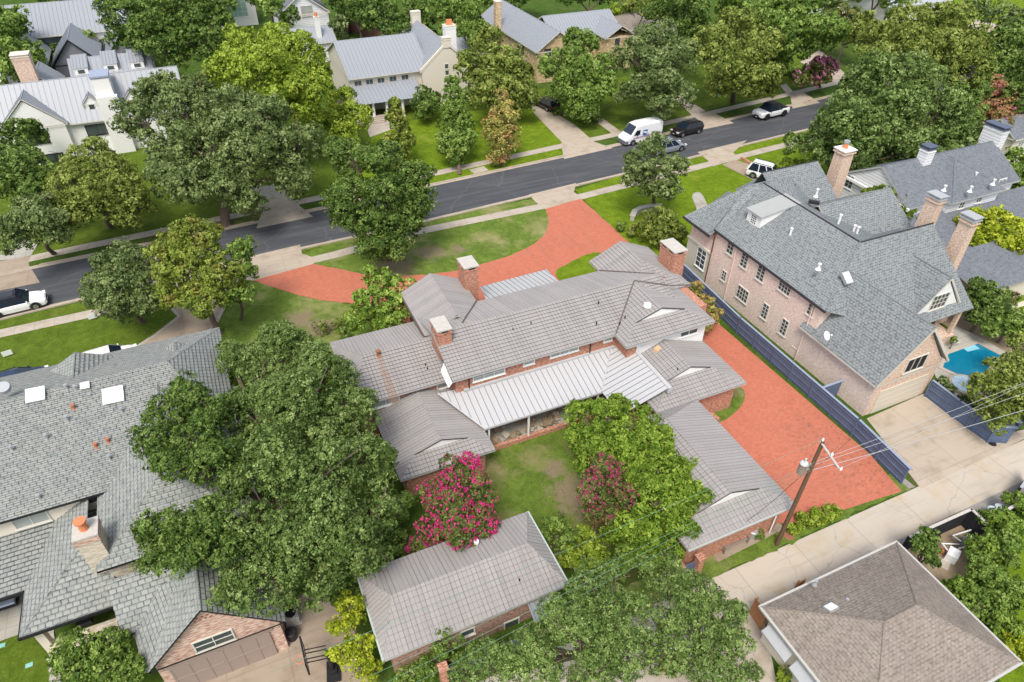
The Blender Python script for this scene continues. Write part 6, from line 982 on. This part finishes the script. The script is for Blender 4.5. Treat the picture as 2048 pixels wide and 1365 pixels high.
rs_ = np.random.RandomState(3); cc_ = np.array([tuple(P(x, y)[:2]) for x, y in [(760, 530), (800, 520), (840, 540), (1000, 420), (640, 650), (700, 660), (1060, 930), (1100, 1000), (1140, 980), (1040, 880), (1450, 820), (1480, 700), (1700, 990), (1650, 1030), (1450, 1100), (1400, 1150), (450, 660), (520, 640), (270, 650), (160, 690), (1290, 420), (1330, 400), (1000, 340), (930, 350), (1440, 200), (1300, 250), (430, 700), (1600, 900), (1560, 960), (1760, 940)]]); xy = cc_[rs_.randint(0, len(cc_), 2600)]+rs_.normal(0, 1.6, (2600, 2)); xy = xy[(xy[:, 1] > 16.2)]
lc = np.column_stack([xy, np.full(len(xy), .055)]); an = rs_.uniform(0, 6.28, len(xy)); A3 = np.column_stack([np.cos(an), np.sin(an), np.zeros(len(xy))])*rs_.uniform(.02, .055, (len(xy), 1)); B3 = np.column_stack([-np.sin(an), np.cos(an), np.zeros(len(xy))])*rs_.uniform(.015, .035, (len(xy), 1))
lt = thing('leaf_litter_root', None, None); lo_ = quads('fallen_leaves', lc, A3, B3, rs_.rand(len(xy)), leaf('fallen_leaf', (.10, .07, .03), (.26, .20, .08), (.42, .34, .16)), lt); lo_.parent = None; bpy.data.objects.remove(lt); tag(lo_, 'scattered brown and yellow fallen leaves on lawns and paving', None, None, 'stuff')

# ================================================================ VEHICLES
def loft(mb, secs, mi=0):
    for i in range(len(secs)-1):
        a, b_ = secs[i], secs[i+1]; n = len(a)
        for k in range(n-1): mb.poly([a[k], b_[k], b_[k+1], a[k+1]], mi)
    mb.poly(list(reversed(secs[0])), mi); mb.poly(secs[-1], mi)
def car(name, label, cat, px, py, ang, L, W, Hh, col, kind='suv', roofc=None, group=None):
    p = P(px, py); p.z = .03 if True else 0; t = thing(name, label, cat, p, group); R = Matrix.Translation(p) @ Matrix.Rotation(ang, 4, 'Z')
    wr = .36 if kind != 'truck' else .44; hb = {'suv': .98, 'truck': 1.12, 'van': 1.25}[kind]; hh = {'suv': .95, 'truck': 1.1, 'van': 1.1}[kind]; w2 = W/2; x1, x0 = L/2, -L/2
    def sec(x, w_, zb, zt, sh=.08): return [R @ Vector(q) for q in ((x, -w_*.96, zb), (x, -w_, (zb+zt)/2), (x, -w_+sh*.3, zt-sh), (x, -w_+sh*1.8, zt), (x, w_-sh*1.8, zt), (x, w_-sh*.3, zt-sh), (x, w_, (zb+zt)/2), (x, w_*.96, zb))]
    b = MB()
    if kind == 'van': S_ = [(x0, .93, .35, 2.35), (x0+.1, .97, .3, 2.5), (x0+L*.55, .98, .3, 2.55), (x0+L*.72, .96, .3, 2.45), (x0+L*.8, .97, .3, 1.84), (x0+L*.86, .97, .3, 1.35), (x1-.15, .92, .3, 1.05), (x1, .8, .35, .8)]
    elif kind == 'truck': S_ = [(x0, .92, .5, hb), (x0+.1, .96, .45, hb+.02), (x0+L*.5, 1, .42, hb), (x1-L*.28, 1, .42, hb), (x1-.35, .97, .42, hh), (x1-.05, .9, .45, hh-.12), (x1, .85, .5, .95)]
    else: S_ = [(x0, .86, .45, .85), (x0+.12, .94, .32, hb), (x0+L*.45, 1, .28, hb), (x1-L*.27, 1, .28, hb-.02), (x1-.6, .96, .28, hh-.07), (x1-.15, .88, .3, .74), (x1, .74, .38, .62)]
    loft(b, [sec(x, w2*k, zb, zt) for x, k, zb, zt in S_]); b.build('body', col, t)
    gl = MB(); rf = MB(); rc = roofc or col
    if kind == 'van':
        q = lambda x, y, z: R @ Vector((x, y, z)); xw0, xw1 = x0+L*.725, x0+L*.855
        gl.poly([q(xw0+.06, -w2*.78, 2.42), q(xw0+.06, w2*.78, 2.42), q(xw1+.06, w2*.84, 1.44), q(xw1+.06, -w2*.84, 1.44)])
        for s in (-1, 1): gl.poly([q(x0+L*.64, s*(w2+.012), 1.95), q(x0+L*.74, s*(w2+.012), 1.95), q(x0+L*.80, s*(w2+.012), 1.35), q(x0+L*.64, s*(w2+.012), 1.35)])
        gl.build('window', C_glass, t)
        rf = MB(); loft(rf, [[R @ Vector(v) for v in ((x, -w2*.8, z), (x, -w2*.5, z+.09), (x, w2*.5, z+.09), (x, w2*.8, z))] for x, z in ((x0+.12, 2.48), (x0+L*.55, 2.53), (x0+L*.7, 2.42))]); rf.build('roof', col, t)
        for s in (-1, 1):
            m_ = MB(); m_.poly([q(x0+L*.44, s*(w2+.016), 1.15), q(x0+L*.56, s*(w2+.016), 1.15), q(x0+L*.56, s*(w2+.016), 1.85), q(x0+L*.44, s*(w2+.016), 1.85)]); em = m_.build('emblem', plain('emblem_blue', (.02, .12, .38), .4), t)
            m_ = MB(); m_.poly([q(x0+L*.45, s*(w2+.022), 1.3), q(x0+L*.49, s*(w2+.022), 1.42), q(x0+L*.55, s*(w2+.022), 1.5), q(x0+L*.55, s*(w2+.022), 1.72), q(x0+L*.50, s*(w2+.022), 1.66), q(x0+L*.45, s*(w2+.022), 1.56)]); m_.build('emblem_figure', W_plst, em)
            for z, mm in ((.98, plain('stripe_red', (.6, .04, .05))), (1.07, plain('stripe_blue', (.03, .08, .3)))): m_ = MB(); m_.poly([q(x0+.1, s*(w2+.014), z), q(x0+L*.8, s*(w2+.014), z-.08), q(x0+L*.8, s*(w2+.014), z-.03), q(x0+.1, s*(w2+.014), z+.05)]); m_.build('side_stripe', mm, t)
        bp = MB(); loft(bp, [[R @ Vector(v) for v in ((x, -w2*k, .28), (x, -w2*k, .72), (x, w2*k, .72), (x, w2*k, .28))] for x, k in ((x1-.4, .98), (x1-.1, .93), (x1+.06, .75))]); bp.build('bumper', C_bump, t)
    else:
        if kind == 'truck': c0, c1, t0, t1 = x0+L*.30, x1-L*.24, x0+L*.34, x1-L*.38
        else: c0, c1, t0, t1 = x0+.08, x1-L*.25, x0+.45, x1-L*.42
        zr = Hh; B4 = [Vector((c0, -w2*.93, hb-.02)), Vector((c1, -w2*.93, hb-.04)), Vector((c1, w2*.93, hb-.04)), Vector((c0, w2*.93, hb-.02))]; T4 = [Vector((t0, -w2*.74, zr-.04)), Vector((t1, -w2*.74, zr-.05)), Vector((t1, w2*.74, zr-.05)), Vector((t0, w2*.74, zr-.04))]
        B4 = [R @ v for v in B4]; T4 = [R @ v for v in T4]
        for i in range(4): gl.poly([B4[i], B4[(i+1) % 4], T4[(i+1) % 4], T4[i]])
        gl.poly(T4); gl.build('window', C_glass, t)
        rf = MB(); loft(rf, [[R @ Vector(v) for v in ((x, -w2*.74, zr-.045), (x, -w2*.45, zr+z_), (x, w2*.45, zr+z_), (x, w2*.74, zr-.045))] for x, z_ in ((t0, -.02), (t0+.25, .03), ((t0+t1)/2, .045), (t1-.2, .02), (t1, -.03))]); 
        for s in (-1, 1):
            k0, k1 = (0, 1) if s < 0 else (3, 2)
            for f0, wd in ((0, .1), (.38, .05), (.70, .05), (1, .06)):
                pb_, pt_ = B4[k0].lerp(B4[k1], f0), T4[k0].lerp(T4[k1], f0); dx = (B4[k1]-B4[k0]).normalized()*wd; n_ = (R.to_3x3() @ Vector((0, s, .25)))*.015
                rf.poly([pb_-dx+n_, pb_+dx+n_, pt_+dx+n_, pt_-dx+n_])
        rf.build('roof', rc, t)
        if kind == 'truck': b = MB(); b.box(x0+.12, x0+L*.29, -w2*.8, w2*.8, hb+.005, hb+.05, M=R); b.build('bed_cover', W_blk, t)
        if roofc is None or kind == 'truck':
            b = MB(); 
            for s in (-1, 1): b.box(t0+.1, t1-.1, s*w2*.68-.02, s*w2*.68+.02, zr+.03, zr+.08, M=R)
            b.build('roof_rail', W_blk, t)
    xa = L*.305
    for sx in (-1, 1):
        for sy in (-1, 1):
            c_ = Vector((sx*xa, sy*(w2-.12), wr)); b = MB(); b.tube([R @ (c_-Vector((0, .12, 0))), R @ (c_+Vector((0, .135, 0)))], wr, 16); wh = b.build('wheel', C_tyre, t); b = MB(); o_ = sy*.137; b.tube([R @ (c_+Vector((0, o_-.01, 0))), R @ (c_+Vector((0, o_+.012, 0)))], wr*.62, 10); b.build('rim', C_rim if kind != 'truck' else W_blk, wh)
            b = MB(); arc = [R @ (c_+Vector((math.cos(a)*(wr+.07), sy*.128, math.sin(a)*(wr+.07)))) for a in [math.pi*i/10 for i in range(11)]]; b.tube(arc, .04, 4); b.build('wheel_arch', W_blk, t)
    zl = .72 if kind == 'suv' else .92
    for s in (-1, 1):
        b = MB(); b.box(x1-.32, x1-.03 if kind != 'van' else x1-.1, s*w2*.68-.17, s*w2*.68+.17, zl-.06, zl+.05, M=R); b.build('headlight', C_lamp, t); b = MB(); b.box(x0-.02, x0+.1, s*w2*.76-.1, s*w2*.76+.1, zl, zl+.25, M=R); b.build('tail_light', C_tail, t)
        b = MB(); b.box(x1-L*.30, x1-L*.30+.1, s*(w2+.06)-.07, s*(w2+.06)+.07, hb+.0, hb+.11, M=R); b.build('mirror', col if kind == 'suv' else W_blk, t)
    b = MB(); b.box(x1-.04, x1+.02, -.4, .4, .48, .68, M=R); b.build('grille', W_blk, t); b = MB(); b.box(x1, x1+.03, -.16, .16, .38, .46, M=R); b.build('number_plate', W_plst, t); return t
SD = P(1606, 260)-P(835, 444); sa = math.atan2(SD.y, SD.x); FD = P(1602, 209)-P(1242, 291); fa = math.atan2(FD.y, FD.x)
car('delivery_van', 'white high-roofed mail van with a blue square emblem parked at the far kerb', 'van', 1278, 282, fa+math.pi, 5.9, 2.05, 2.6, C_white, 'van')
car('parked_car', 'black estate car parked at the far kerb just behind the white van', 'car', 1372, 268, fa+math.pi, 4.5, 1.85, 1.65, C_black)
car('pickup_truck', 'white pickup with black roof and covered bed parked near the big oak', 'pickup truck', 1539, 233, fa+math.pi, 5.4, 2.15, 1.95, C_white, 'truck', W_blk)
car('parked_car', 'grey pickup-like car half hidden by the open-crowned oak, heading away up the street', 'car', 1335, 303, sa, 4.9, 1.85, 1.7, C_grey)
car('parked_car', 'white estate car parked on the driveway right of the sunny lawn', 'car', 1534, 359, math.radians(300), 4.9, 1.95, 1.85, C_white)
car('parked_car', 'white estate car with dark glass roof at the near kerb, left edge', 'car', 37, 619, math.atan2((P(90, 613)-P(-420, 739)).y, (P(90, 613)-P(-420, 739)).x), 4.8, 1.98, 1.68, C_white, 'suv', C_black)
car('parked_car', 'white car with panoramic roof on the curved driveway behind the slate ridge', 'car', 222, 731, .12, 4.5, 1.85, 1.5, C_white, 'suv', C_white)
car('parked_car', 'dark blue car barely showing over the slate ridge at the far left lawn', 'car', 42, 776, .12, 4.4, 1.8, 1.45, C_navy)
car('parked_car', 'black car in the far driveway under the magnolia', 'car', 1092, 216, math.radians(100), 4.5, 1.85, 1.6, C_black)
